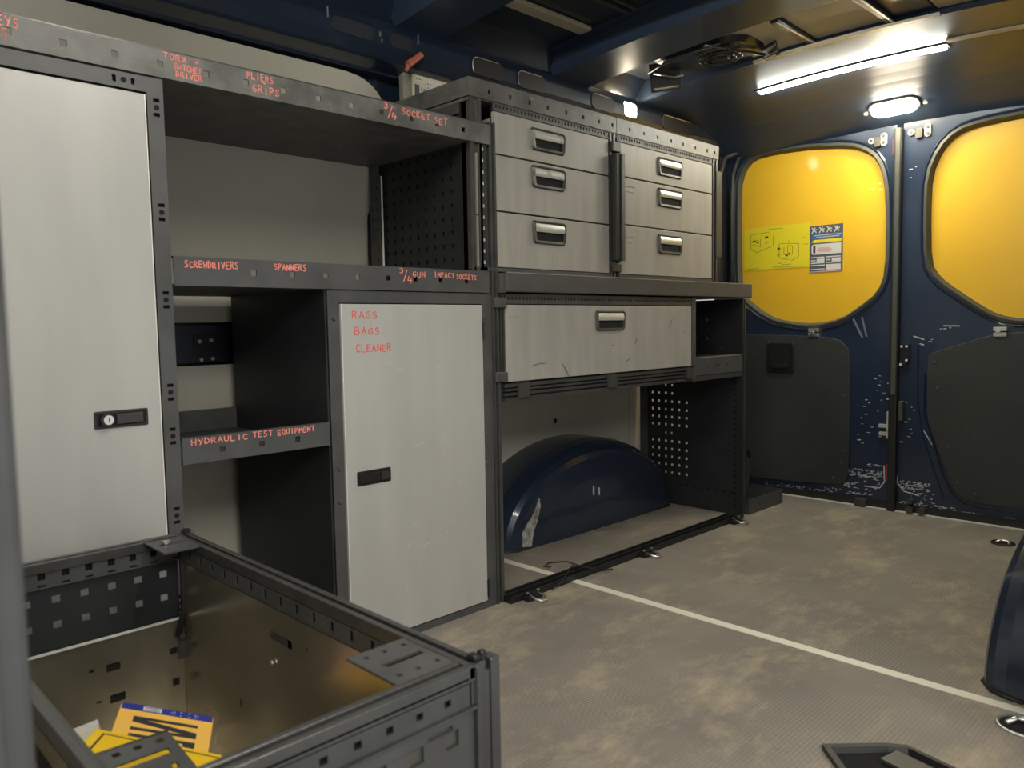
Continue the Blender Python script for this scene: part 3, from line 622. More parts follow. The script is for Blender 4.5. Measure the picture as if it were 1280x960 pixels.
MR = [('KEYS', .291, .331, 1.150, .014), ('~~~S', .277, .315, 1.133, .013), ('TORX +', .541, .604, 1.1535, .010), ('RATCHET', .560, .607, 1.1395, .0095), ('DRIVER', .561, .608, 1.128, .009),
      ('PLIERS', .690, .745, 1.1515, .0115), ('+', .717, .735, 1.145, .007), ('GRIPS', .700, .757, 1.129, .0125)]
NX = Vector((1, 0, 0))
for t, a, b, z, h in MR: write(t.replace('~', ' '), (F+.004, a, z), Y, Z, NX, b-a, h, REDL, TT)
write('3', (F+.004, .993, 1.152), Y, Z, NX, .016, .013, REDL, TT); write('/', (F+.004, 1.003, 1.136), Y, Z, NX, .018, .024, REDL, TT); write('4', (F+.004, 1.013, 1.134), Y, Z, NX, .018, .012, REDL, TT)
write('SOCKET', (F+.004, 1.040, 1.147), Y, Z, NX, .080, .013, REDL, TT); write('SET', (F+.004, 1.130, 1.144), Y, Z, NX, .040, .013, REDL, TT)
write('SCREWDRIVERS', (F+.004, .560, .803), Y, Z, NX, .100, .0115, REDL, MT)
write('SPANNERS', (F+.004, .729, .8045), Y, Z, NX, .070, .0115, REDL, MT)
write('3', (F+.004, 1.022, .809), Y, Z, NX, .016, .011, REDL, MT); write('/', (F+.004, 1.032, .793), Y, Z, NX, .015, .023, REDL, MT); write('4', (F+.004, 1.043, .789), Y, Z, NX, .018, .013, REDL, MT)
write('GUN', (F+.004, 1.058, .801), Y, Z, NX, .038, .0125, REDL, MT); write('IMPACT', (F+.004, 1.118, .803), Y, Z, NX, .062, .011, REDL, MT); write('SOCKETS', (F+.004, 1.184, .8005), Y, Z, NX, .064, .011, REDL, MT)
write('HYDRAULIC', (F+.004, .557, .489), Y, Z, NX, .108, .010, REDL, LT, slope=0.0); write('TEST', (F+.004, .673, .490), Y, Z, NX, .042, .0105, REDL, LT); write('EQUIPMENT', (F+.004, .723, .489), Y, Z, NX, .082, .010, REDL, LT)

# --- low cupboard
lc = thing('low_cupboard', (F-.2, 1.06, 0), 'low cupboard with a scratched grey door listing rags, bags and cleaner', 'cupboard')
MB().box(F-.003, F+.001, .844, .8705, 0, .769).build('stile', STEEL, lc, bevel=0.0008)
MB().box(F-.003, F+.001, 1.2660, 1.276, 0, .769).build('stile', STEEL, lc)
MB().box(F-.003, F+.001, .8705, 1.2660, .744, .769).build('top_rail', STEEL, lc)
MB().box(F-.003, F+.001, .8705, 1.2660, 0, .0165).build('bottom_rail', STEEL, lc)
MB().box(F-.42, F-.004, .845, .848, 0, .768).box(F-.42, F-.004, 1.270, 1.273, 0, .768).box(F-.42, F-.416, .848, 1.270, 0, .768).box(F-.42, F-.004, .848, 1.270, .003, .006).box(F-.42, F-.004, .848, 1.270, .764, .768).build('carcass', DARKSHADE, lc)
ld = MB().box(F-.014, F+.003, .8735, 1.2640, .019, .7415).build('door', GREY, lc, bevel=0.0015)
MB().box(F-.002, F+.0037, .8727, .8745, .019, .7415).build('door_edge', EDGE, lc)
slot_handle(ld, .899, .985, .360, .391, False)
write('RAGS', (F+.003, .900, .711), Y, Z, NX, .066, .0155, RED, ld, th=.0009); write('BAGS', (F+.003, .905, .678), Y, Z, NX, .066, .0155, RED, ld, th=.0009); write('CLEANER', (F+.003, .907, .642), Y, Z, NX, .092, .0155, RED, ld, th=.0009)
for y_, z_ in ((.857,.712),(.857,.405),(.857,.335),(1.270,.712),(1.270,.43),(1.270,.36)):
    MB().bar((F+.001, y_, z_), (F+.005, y_, z_), .0052, 12, .0035).build('rivet', STEEL, lc, smooth=False)
for z_ in (.68, .05): MB().bar((F+.004, 1.265, z_-.022), (F+.004, 1.265, z_+.022), .003, 8).build('hinge', BLACK, lc)
# scratches in the door's surface, pale scars
rn = random.Random(3); mb = MB()
for (y_, z_, l_, a_) in ((1.125,.60,.02,-20),(.99,.615,.012,5),(1.02,.60,.018,-12),(1.16,.66,.012,60),(1.06,.43,.05,10),(1.135,.44,.02,70),(1.14,.43,.014,-30),(1.16,.545,.01,80),(1.16,.24,.028,60),(1.14,.215,.014,-50),(1.03,.21,.03,20),(1.05,.25,.02,-40),(.97,.27,.01,80),(1.08,.20,.05,12),(1.05,.06,.01,0),(1.24,.05,.008,20),(1.02,.11,.02,88),(1.18,.33,.01,30)):
    t = R(a_); mb.obox((F+.0031, y_, z_), (0, math.cos(t), math.sin(t)), (0, -math.sin(t), math.cos(t)), X, l_/2*.7, .0005, .0002)
mb.build('scratch', mat('pale_scar', (.60,.59,.55), .5), ld)

# --- drawer handle used on every drawer
def drawer_handle(par, y0, y1, z0, z1, x):
    yc, zc, w_, h = (y0+y1)/2, (z0+z1)/2, y1-y0, z1-z0
    o1 = rrect(yc, zc, w_, h, .010, taper=.03); i1 = rrect(yc, zc+.001, w_-.022, h-.015, .005, taper=.05)
    ao = [(x+.0005, a, b) for a, b in o1]; am = [(x+.006, a, b) for a, b in rrect(yc, zc, w_-.008, h-.006, .009, taper=.03)]; ai = [(x+.005, a, b) for a, b in i1]; ab = [(x-.010, a, b) for a, b in i1]
    f = MB().strip(ao, am).strip(am, ai).strip(ai, ab).build('handle_surround', HFRAME, par, smooth=False)
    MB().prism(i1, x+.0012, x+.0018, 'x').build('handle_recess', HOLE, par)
    hw = (w_-.023)/2; zt2 = zc + (h-.014)/2
    g = MB(); n = 6; prof_ = []
    for k in range(n+1):
        t = k/n; prof_.append((x+.0035+.0035*math.sin(math.pi*t*.8), zt2 - t*(h-.016)*.50))
    A = [(a, yc-hw*1.03, b) for a, b in prof_] + [(x+.002, yc-hw*1.03, prof_[-1][1]), (x+.002, yc-hw*1.03, zt2)]
    B = [(a, yc+hw*1.03, b) for a, b in prof_] + [(x+.002, yc+hw*1.03, prof_[-1][1]), (x+.002, yc+hw*1.03, zt2)]
    g.strip(A, B).add(A, [tuple(range(len(A)))]).add(B, [tuple(range(len(B)))]).build('handle_grip', SILVER, par)
def drawer(par, y0, y1, z0, z1, hy, hz, x=F, depth=.38):
    d = MB().box(x-.014, x, y0, y1, z0, z1).box(x-depth, x-.014, y0+.01, y0+.012, z0+.01, z1-.01).box(x-depth, x-.014, y1-.012, y1-.01, z0+.01, z1-.01).box(x-depth, x-.014, y0+.01, y1-.01, z0+.01, z0+.012).build('drawer', GREYD, par, bevel=0.0012)
    drawer_handle(d, *hy, *hz, x); return d
def locker(name, y0, y1, a, b, rows, label, group, holey, lipmat):
    e = thing(name, (F-.2, (y0+y1)/2, .822), label, 'drawer unit', group)
    # carcass
    MB().perf((F-.42, y0+.004, .823), X, Z, (0,-1,0), .408, .402, .003, [(.085 + i*.033, .03 + j*.032, .009, .011) for i in range(9) for j in range(9)]).build('perforated_side_panel', DARKSHADE, e)
    MB().box(F-.42, F-.012, y0+.010, y0+.011, .823, 1.225).build('side_hole_shade', HOLE, e)  # near-black sheet so the side holes look shaded
    MB().box(F-.42, F-.012, y1-.007, y1-.004, .823, 1.225).build('side_panel', DARKSHADE, e)
    MB().box(F-.42, F-.417, y0, y1, .823, 1.225).build('back_panel', DARKSHADE, e)
    MB().box(F-.40, F-.02, y0+.008, y1-.008, .823, .826).build('bottom_panel', DARKSHADE, e)
    # top tray with upstand
    t = MB().perf((F+.003, y0, 1.225), Y, Z, X, y1-y0, .043, .003, [(h-y0, .0195, .008, .010) for h in holey])
    t.box(F-.42, F, y0, y0+.003, 1.215, 1.268).box(F-.42, F, y1-.003, y1, 1.215, 1.268).box(F-.42, F-.417, y0, y1, 1.225, 1.268).box(F-.42, F, y0, y1, 1.222, 1.225)
    t.build('top_tray', lipmat, e)
    # toothed rail under the tray
    nt_ = int((b-a)/.0125)
    MB().perf((F-.001, a, 1.2045), Y, Z, X, b-a, .0195, .003, [(.010+i*.0125, .012, .0055, .007) for i in range(nt_-1)]).box(F, F+.002, a, b, 1.2045, 1.2075).build('toothed_rail', STEEL, e)
    MB().box(F-.012, F-.009, a, b, .826, 1.222).build('inner_shade_sheet', HOLE, e)  # shade behind rail holes and drawer gaps, as a near-black sheet
    MB().box(F-.01, F+.001, y0+.01, b, .823, .832).build('bottom_rail', STEEL, e)
    # corner posts
    fluted(MB(), F+.001, y0+.004, min(a-.004, y0+.04), .824, 1.224, 2, .03).build('corner_post', ALU, e)
    fluted(MB(), F+.001, b+.004, y1-.003, .824, 1.224, 2, .03).build('corner_post', ALU, e)
    for (z0, z1, hz) in rows:
        drawer(e, a+.001, b-.001, z0, z1, hy_map[name2], hz)
    return e
hy_map = {0: (1.443, 1.571), 1: (1.990, 2.121)}
name2 = 0
L1 = locker('drawer_locker', 1.234, 1.788, 1.315, 1.756, [(1.1055, 1.2035, (1.131, 1.188)), (.9705, 1.1015, (1.038, 1.095)), (.834, .9665, (.898, .957))],
            'three drawer locker nearer the shelving, its left end showing above the shelves', 'drawer lockers on the worktop', [1.30,1.37,1.438,1.505,1.576,1.644,1.712,1.77], STEELLIT)
name2 = 1
L2 = locker('drawer_locker', 1.790, 2.336, 1.805, 2.300, [(1.1115, 1.2035, (1.134, 1.190)), (.977, 1.1075, (1.042, 1.099)), (.834, .973, (.901, .960))],
            'three drawer locker nearer the rear doors, under the small bright lamp', 'drawer lockers on the worktop', [1.85,1.919,1.988,2.06,2.125,2.194,2.265,2.31], STEELLIT)
# vertical cover strips and clamps between the lockers
MB().box(F+.001, F+.022, 1.762, 1.796, .868, 1.165).build('cover_strip', DARKSHADE, L1, bevel=0.003)
MB().box(F+.022, F+.026, 1.783, 1.796, .868, 1.165).build('cover_strip_edge', STEEL, L1)
MB().box(F+.001, F+.010, 1.764, 1.800, 1.172, 1.200).build('clamp', HFRAME, L1, bevel=0.002); MB().box(F+.001, F+.010, 1.764, 1.800, .838, .862).build('clamp', HFRAME, L1, bevel=0.002)
MB().box(F-.004, F+.006, 2.318, 2.352, .905, 1.187).build('cover_strip', HFRAME, L2, bevel=0.002)
# left end of the first locker: crossrails visible above the shelf
MB().box(F-.41, F-.03, 1.232, 1.234, 1.19, 1.213).build('end_rail', ALU, L1)
for nm_, par, sp in (('a', L2.children, 0),):
    ds = [c for c in L2.children if c.name.startswith('drawer') and 'drawer_' not in c.name]
    for d_, (y_, z_) in zip(ds[1:], ((1.820, 1.072), (1.815, .928))):
        write('~~~~', (F, y_, z_+.006), Y, Z, NX, .060, .012, REDF, d_, name='faded_scrawl', th=.0006); write('~~~', (F, y_, z_-.010), Y, Z, NX, .055, .012, REDF, d_, name='faded_scrawl', th=.0006)

# --- worktop
wt = thing('worktop', (F-.2, 1.93, .77), 'long dark grey metal worktop under the two drawer lockers', 'worktop')
MB().box(F-.43, F+.012, 1.338, 2.548, .774, .821).build('slab', STEEL, wt, bevel=0.002)
MB().box(F-.43, F+.009, 1.3185, 1.338, .771, .819).build('end_bracket', STEEL, wt, bevel=0.001)
MB().box(F+.0085, F+.013, 1.338, 2.548, .8200, .8222).build('lip', LGREY, wt)
# --- bench unit beneath: panels, wide drawer, open compartment
bu = thing('bench_unit', (F-.2, 1.9, 0), 'dark bench unit under the worktop with a wide drawer and an open lower bay', 'storage unit')
MB().box(F-.43, F-.01, 1.320, 1.324, 0, .77).build('side_panel', DARKSHADE, bu)
hl = []
colx = (-.741, -.712, -.681, -.653, -.621, -.589)
rws = (.424, .392, .362, .333, .303, .240, .210, .180, .150, .119, .087)
for i, x_ in enumerate(colx):
    for j, z_ in enumerate(rws):
        if i == 4 and j == 0 or i == 5 and j == 0: continue
        if j == 10 and i > 1: continue
        hl.append((x_+.80, z_, .0095, .0095))
for x_, z_ in ((-.681,.272),(-.655,.272),(-.681,.455),(-.653,.455)): hl.append((x_+.80, z_, .008, .008))
MB().perf((-.80, 2.50, 0), X, Z, (0,-1,0), .44, .77, .003, hl).build('perforated_panel', DARKSHADE, bu)
mb = MB()
for i in range(24): mb.box(F-.028, F-.020, 2.4975, 2.4999, .03+i*.021, .038+i*.021)
for i in range(8): mb.box(-.62+i*.031, -.612+i*.031, 2.4975, 2.4999, .075, .083)
mb.build('punched_slots', HOLE, bu)
fluted(MB(), F+.001, 2.502, 2.524, 0, .770, 2, .03).build('front_post', ALU, bu)
MB().box(F-.43, F-.40, 2.49, 2.52, 0, .77).build('rear_post', STEEL, bu)
fluted(MB(), F-.002, 1.3185, 1.342, .55, .770, 3, .02).build('front_post', ALU, bu)
MB().box(F-.012, F-.002, 1.3185, 1.326, 0, .55).build('front_post', STEEL, bu)
MB().box(F-.002, F+.007, 1.303, 1.343, .735, .760).build('clamp', STEEL, bu, bevel=0.002); MB().box(F-.002, F+.007, 1.303, 1.343, .553, .578).build('clamp', STEEL, bu, bevel=0.002)
nt_ = 62
MB().perf((F-.002, 1.345, .7455), Y, Z, X, .84, .0245, .003, [(.012+i*.0132, .013, .006, .006) for i in range(nt_)]).build('toothed_rail', STEEL, bu)
MB().box(F-.40, F-.02, 1.345, 2.185, .546, .549).box(F-.40, F-.02, 1.345, 2.185, .765, .768).box(F-.016, F-.013, 1.345, 2.185, .549, .765).build('drawer_case', DARKSHADE, bu)
wd = drawer(bu, 1.344, 2.177, .5515, .7425, (1.691, 1.825), (.671, .729))
MB().box(F-.02, F+.001, 2.180, 2.202, .50, .770).build('stile', STEEL, bu)
MB().box(F-.40, F-.02, 2.188, 2.190, .55, .770).box(F-.40, F-.397, 2.19, 2.5, .55, .770).box(F-.40, F-.002, 2.19, 2.5, .572, .575).build('compartment', DARKSHADE, bu)
MB().box(F-.004, F+.001, 2.202, 2.502, .5175, .5745).build('compartment_front', STEEL, bu)
MB().box(F-.004, F+.0015, 2.204, 2.490, .5745, .5765).build('compartment_lip', LGREY, bu)
for y_, z_ in ((2.27,.545),(2.33,.548),(2.345,.548),(2.40,.545)): dots(MB(), y_, z_, F+.001, .003).build('rail_hole', HOLE, bu)
MB().box(F-.004, F+.001, 2.202, 2.502, .500, .5155).build('lower_rail', ALU, bu)
for (x_, z_) in ((-.50,.698),(-.50,.632)): MB().bar((x_, 2.4968, z_), (x_, 2.4955, z_), .006, 10).build('screw', CHROME, bu)
for (x_, z_) in ((-.50,.665),(-.54,.634),(-.575,.634),(-.44,.60)): MB().bar((x_, 2.4968, z_), (x_, 2.4955, z_), .005, 10).build('screw', STEEL, bu)
mb = MB()
for (z0, z1, d_) in ((.5035,.512,.004),(.517,.524,.001),(.529,.534,.004),(.538,.546,.002)): mb.box(F-.012, F+d_, 1.335, 2.180, z0, z1)
mb.box(F-.02, F-.010, 1.335, 2.180, .5035, .547).build('grooved_crossbar', ALU, bu)
for y_ in (1.376+.02, 1.746+.01, 2.160): MB().box(F+.002, F+.012, y_-.018, y_+.018, .510, .552).box(F-.012, F+.012, y_-.018, y_+.018, .547, .552).build('clamp', HFRAME, bu, bevel=0.001)
mb = MB()
for (y_, z_, l_, a_) in ((1.45,.59,.03,10),(1.475,.592,.02,-5),(1.56,.575,.03,-60),(1.88,.64,.02,60),(1.84,.585,.02,20),(2.06,.69,.03,55),(2.14,.66,.008,0),(1.77,.63,.01,0),(1.95,.71,.01,70),(1.57,.565,.03,-62)):
    t = R(a_); mb.obox((F+.0003, y_, z_), (0, math.cos(t), math.sin(t)), (0, -math.sin(t), math.cos(t)), X, l_/2, .0008, .0003)
mb.build('scratch', GASKET, wd)
write('~~', (F, 1.35, .700), Y, Z, NX, .05, .02, REDF, wd, name='faded_scrawl', th=.0005)

# --- floor rail with three lashing rings
fr = thing('floor_rail', (-.358, 1.9, 0), 'black grooved floor rail along the front of the open bay', 'rail')
MB().box(-.385, -.336, 1.320, 2.470, 0, .006).build('base', BLACK, fr)
for x_ in (-.383, -.362, -.340): MB().box(x_, x_+.006, 1.320, 2.470, .006, .018).build('ridge', BLACK, fr, bevel=0.001)
for y_, lab in ((1.385, 'lashing ring at the near end of the black floor rail, by the low cupboard'), (1.880, 'lashing ring halfway along the black floor rail'), (2.395, 'lashing ring at the far end of the black floor rail')):
    e = thing('lashing_ring', (-.328, y_, 0), lab, 'lashing ring', 'lashing rings on the floor rail')
    MB().box(-.334, -.312, y_-.026, y_+.024, 0, .012).box(-.330, -.318, y_-.012, y_+.010, .012, .019).build('mount', BLACK, e, bevel=0.002)
    MB().tube([(-.322, y_-.014, .014), (-.300, y_-.016, .010), (-.284, y_-.008, .006), (-.282, y_+.008, .006), (-.296, y_+.016, .009), (-.322, y_+.016, .014)], .0028, 8).build('ring', CHROME, e, smooth=True)
    MB().bar((-.323, y_-.020, .0195), (-.323, y_-.020, .022), .004, 8).bar((-.323, y_+.018, .0195), (-.323, y_+.018, .022), .004, 8).build('screw', CHROME, e)
# cable looping over the rail
tag(MB().tube([(-.46,1.60,.004),(-.44,1.55,.02),(-.405,1.535,.042),(-.365,1.56,.048),(-.34,1.60,.030),(-.322,1.65,.010),(-.315,1.70,.004)], .0022, 6)
    .tube([(-.325,1.46,.004),(-.33,1.50,.014),(-.345,1.54,.024),(-.365,1.585,.032),(-.39,1.63,.02),(-.42,1.66,.004)], .0018, 6).build('cable', BLACK, smooth=True), 'thin black cable looping over the floor rail by the floor joint', 'cable')
# --- low bin on the floor past the unit
lb = thing('floor_bin', (-.5, 2.64, 0), 'low dark grey metal tray on the floor between the bench and the rear door', 'tray')
MB().box(-.349, -.345, 2.526, 2.782, 0, .054).build('front_side', STEEL, lb, bevel=0.0008)
MB().box(-.70, -.349, 2.778, 2.782, 0, .054).build('end_side', STEEL, lb); MB().box(-.70, -.349, 2.526, 2.778, 0, .004).build('base', DARKSHADE, lb); MB().box(-.704, -.70, 2.526, 2.782, 0, .054).build('back_side', STEEL, lb)
MB().bar((-.3448, 2.60, .03), (-.343, 2.60, .03), .003, 8).build('screw', BLACK, lb)
sp = [(-.46, 2.70, .012), (-.455, 2.715, .10), (-.45, 2.72, .17), (-.45, 2.705, .20), (-.46, 2.67, .21), (-.48, 2.64, .20), (-.49, 2.63, .12), (-.49, 2.63, .02)]
mb = MB()
for a, b in zip(sp, sp[1:]):
    a = Vector(a); b = Vector(b); d = (b-a).normalized(); s_ = Vector((.8, .6, 0)).normalized(); nn = d.cross(s_).normalized(); mb.obox((a+b)/2, d, s_, nn, (b-a).length/2+.002, .006, .0018)
tag(mb.build('webbing_strap', BLACK), 'black webbing loop standing in the low floor tray', 'strap')

# ================================================================== ROOF FITTINGS
# rear oval lamp
def on_header(y):
    for (ya, za), (yb, zb) in zip(hp[2:], hp[3:]):
        if ya <= y <= yb: return za + (zb-za)*(y-ya)/(yb-ya), math.atan2(zb-za, yb-ya)
zl, sl = on_header(2.84)
def slope_prism(loop, yc, zc, sl, d0, d1):
    """loop in local (x, s) on the sloping header, d measured away from it"""
    t = Vector((0, math.cos(sl), math.sin(sl))); n = Vector((0, math.sin(sl), -math.cos(sl))); o = Vector((0, yc, zc))
    A = [tuple(o + Vector((a, 0, 0)) + t*b + n*d0) for a, b in loop]; B = [tuple(o + Vector((a, 0, 0)) + t*b + n*d1) for a, b in loop]
    k = len(loop); return MB().add(A + B, [(i, (i+1) % k, k+(i+1) % k, k+i) for i in range(k)] + [tuple(range(k))[::-1], tuple(range(k, 2*k))])
rl = thing('ceiling_lamp', (.012, 2.84, zl), 'lit oval warm lamp above the gap of the rear doors', 'lamp')
slope_prism(rrect(.012, 0, .165, .070, .034, 8), 2.84, zl, sl, -.002, .008).build('housing', HFRAME, rl)
slope_prism(rrect(.012, 0, .145, .056, .027, 8), 2.84, zl, sl, .008, .020).build('lens', LAMPW, rl, bevel=0.003)
for x_ in (-.085, .108): slope_prism(rrect(x_, .01, .014, .014, .006), 2.84, zl, sl, 0, .006).build('screw_cap', SILVER, rl)
# strip lamp
sl_ = thing('strip_lamp', (-.045, 2.545, 1.485), 'long lit strip lamp on the navy header above the rear doors', 'lamp')
xs2 = [-.325 + .58*i/8 for i in range(9)]
cross('housing', [(2.528, 1.491), (2.528, 1.4845), (2.562, 1.4830), (2.562, 1.489)], ALU, xs=[-.335 + .60*i/8 for i in range(9)], par=sl_)
cross('lens', [(2.531, 1.484), (2.535, 1.478), (2.555, 1.477), (2.559, 1.483)], LAMPC, xs=xs2, par=sl_)
# small lamp on the left pillar above the second locker
pl = thing('pillar_lamp', (-.672, 2.232, 1.43), 'small bright rounded lamp above the far drawer locker', 'lamp')
MB().prism(rrect(2.232, 1.423, .082, .060, .018, 6), -.69, -.655, 'x').build('housing', HFRAME, pl)
MB().prism(rrect(2.232, 1.423, .072, .050, .015, 6), -.655, -.640, 'x').build('lens', LAMPW, pl, bevel=0.003)
# added fill lamp forward on the roof, unseen, brightens ceiling and fascia
sf = thing('strip_lamp', (.30, .62, 1.50), 'added fill lamp on the roof nearer the side door, unseen above the picture', 'lamp')
MB().box(-.02, .62, .584, .616, 1.478, 1.56).build('housing', ALU, sf)
MB().tube([(-.01, .60, 1.466), (.61, .60, 1.466)], .012, 10).build('lens', LAMPADD, sf, smooth=True)
# speaker-like round fitting hung between the wide beam and the header
rf = thing('roof_bracket', (-.27, 2.17, 1.5), 'dark round roof fitting with bent metal lugs left of the strip lamp', 'bracket')
xy = rrect(-.300, 2.170, .34, .20, .07, 6)
mb = MB(); n_ = len(xy)
r1 = [(a, b, 1.520) for a, b in xy]; r2 = [(-.265+(a+.265)*.85, 2.17+(b-2.17)*.85, 1.500) for a, b in xy]; r3 = [(-.265+(a+.265)*.5, 2.17+(b-2.17)*.5, 1.496) for a, b in xy]
mb.strip(r1, r2).strip(r2, r3).add(r3, [tuple(range(n_))]).build('plate', ROOFD, rf)
mb = MB()
for rr, zz in ((.068, 1.492), (.048, 1.490)):
    mb.tube([(-.265+rr*math.cos(2*math.pi*i/24), 2.18+rr*.8*math.sin(2*math.pi*i/24), zz) for i in range(25)], .003, 6)
mb.build('speaker_ring', ALU, rf, smooth=True)
MB().bar((-.265, 2.18, 1.498), (-.265, 2.18, 1.487), .038, 20, .025).build('speaker_cone', BLACK, rf)
mb = MB()
for i in range(5): mb.box(-.30+i*.016, -.293+i*.016, 2.085, 2.103, 1.488, 1.494)
for i in range(3): mb.box(-.20+i*.014, -.195+i*.014, 2.10, 2.116, 1.488, 1.494)
mb.build('slot', ALU, rf)['kind'] = 'stuff'
for c_, rot in (((-.47, 2.19), 20), ((-.13, 2.235), -25)):
    t = R(rot); ax = Vector((math.cos(t), math.sin(t), 0)); ay = Vector((-math.sin(t), math.cos(t), 0))
    big = c_[0] < -.3; q = 1.0 if big else .62
    b_ = MB().obox((c_[0], c_[1], 1.488 if big else 1.50), ax, (ay*.4 + Vector((0,0,-.92))).normalized(), ay, .050*q, .044*q, .0015)
    b_.obox((c_[0]+ax.x*.0, c_[1]+.005, 1.455 if big else 1.478), ax, ay, (0,0,1), .042*q, .012*q, .0015)
    b_.build('lug', ALU, rf)
    MB().obox((c_[0], c_[1]+.004, 1.453 if big else 1.477), ax, ay, (0,0,1), .036*q, .008*q, .002).build('label', CREAMP, rf)
MB().tube([(-.50, 2.14, 1.495), (-.42, 2.09, 1.488), (-.33, 2.065, 1.488), (-.20, 2.07, 1.495)], .003, 6).tube([(-.24, 2.05, 1.495), (-.19, 2.15, 1.490), (-.15, 2.24, 1.488)], .005, 6).build('stay', ALU, rf, smooth=True)
MB().tube([(-.48, 2.14, 1.49), (-.43, 2.18, 1.475), (-.39, 2.17, 1.47)], .003, 6).build('wire', CHROME, rf, smooth=True)
# printed board / fuse panel high behind the locker, orange plug above it
fp = thing('printed_panel', (-.69, 1.36, 1.36), 'cream panel with small printed labels above the shelving, behind the drawer locker', 'panel')
DZ = -.033
MB().prism(rrect(1.385, 1.353+DZ, .19, .110, .012), -.700, -.680, 'x').build('casing', LGREY, fp, bevel=0.003)
MB().box(-.680, -.676, 1.318, 1.478, 1.300+DZ, 1.400+DZ).build('face', CREAMP, fp)
for (a, b, c_, d_, m_) in ((1.324,1.360,1.380,1.395,PAPER),(1.363,1.388,1.360,1.393,PAPER),(1.392,1.42,1.37,1.392,PAPER),(1.325,1.340,1.338,1.372,PGREY),(1.343,1.353,1.330,1.374,PAPER),(1.354,1.366,1.335,1.365,LGREY)):
    MB().box(-.676, -.6752, a, b, c_+DZ, d_+DZ).build('printed_label', m_, fp)
mb = MB()
for a, z_ in ((1.328,1.387),(1.334,1.387),(1.340,1.387),(1.347,1.387),(1.368,1.38),(1.376,1.38),(1.368,1.37),(1.40,1.381),(1.408,1.381)): mb.box(-.6752, -.6748, a, a+.004, z_-.0015+DZ, z_+.0015+DZ)
mb.box(-.6752, -.6746, 1.346, 1.350, 1.352+DZ, 1.368+DZ).build('small_print', INKO, fp)
op = MB().bar((-.63, 1.268, 1.365), (-.625, 1.310, 1.398), .0095, 12, .008).bar((-.63, 1.262, 1.348), (-.63, 1.270, 1.366), .005, 8)
tag(op.build('orange_plug', ORANGE, smooth=False), 'faded orange plastic plug on the roof rail above the printed panel', 'plug')

# ================================================================== FLOOR FITTINGS (right)
def floor_ring(cx, cy, r, lab):
    e = thing('floor_lashing_point', (cx, cy, 0), lab, 'lashing point', 'lashing points set in the floor')
    pts = [(cx+r*math.cos(2*math.pi*i/28), cy+r*math.sin(2*math.pi*i/28), .0015) for i in range(29)]
    MB().tube(pts, .0035, 6).build('rim', CHROME if r > .03 else RUBBER, e, smooth=True)
    MB().bar((cx, cy, .0002), (cx, cy, .0012), r*.95, 28).build('cup', HOLE, e)
    MB().tube([(cx-r*.6, cy-r*.2, .003), (cx-r*.3, cy+r*.45, .006), (cx+r*.3, cy+r*.45, .006), (cx+r*.6, cy-r*.2, .003)], .004*r/.03, 8).build('ring', CHROME, e, smooth=True)
floor_ring(.713, 1.498, .036, 'recessed floor ring at the right edge, in front of the light joint strip')
floor_ring(.402, 2.708, .030, 'small recessed floor ring near the rear sill')
fh = thing('floor_recess_fitting', (.63, 1.22, 0), 'black raised-edge fitting with a grey bar at the bottom edge of the floor', 'floor fitting')
lp = [(.50, 1.20), (.572, 1.272), (.600, 1.290), (.75, 1.255), (.80, 1.16), (.60, 1.10)]
A = [(x, y, .0) for x, y in lp]; B = [(x, y, .010) for x, y in lp]; cxx, cyy = .64, 1.20
Cc = [(cxx+(x-cxx)*.90, cyy+(y-cyy)*.90, .010) for x, y in lp]; Dd = [(cxx+(x-cxx)*.86, cyy+(y-cyy)*.86, .001) for x, y in lp]
MB().strip(A, B).strip(B, Cc).strip(Cc, Dd).build('rim', BLACK, fh)
MB().add(Dd, [tuple(range(6))]).build('pan', HOLE, fh)
MB().obox((.665, 1.225, .006), Vector((.97, -.23, 0)), Vector((.23, .97, 0)), Z, .08, .022, .003).build('bar', ALU, fh, bevel=0.001)

# ================================================================== FOREGROUND UNIT (open topped racking box)
fb = thing('open_rack_box', (.1, .33, 0), 'open topped dark racking box with punched rails in the foreground', 'storage unit')
bx0, bx1, by0, by1, bz = -.268, .462, .165, .505, .362
def xrail(y0, y1, name='top_rail'):
    """top rail along x: two ridges with a slot between"""
    w_ = (y1-y0); mb = MB().box(bx0, bx1, y0, y0+w_*.36, bz-.014, bz).box(bx0, bx1, y1-w_*.36, y1, bz-.014, bz).box(bx0, bx1, y0, y1, bz-.018, bz-.012)
    return mb.build(name, ALU, fb, bevel=0.001)
xrail(by1-.022, by1)
MB().perf((bx0, by1-.022, bz-.040), X, Z, (0,-1,0), bx1-bx0, .024, .002, [(.06+i*.042, .013, .008, .013) for i in range(16)]).build('punched_rail', STEEL, fb)
MB().box(bx0+.01, bx1-.01, by1-.004, by1-.002, .02, bz-.018).build('outer_panel', DARKSHADE, fb)
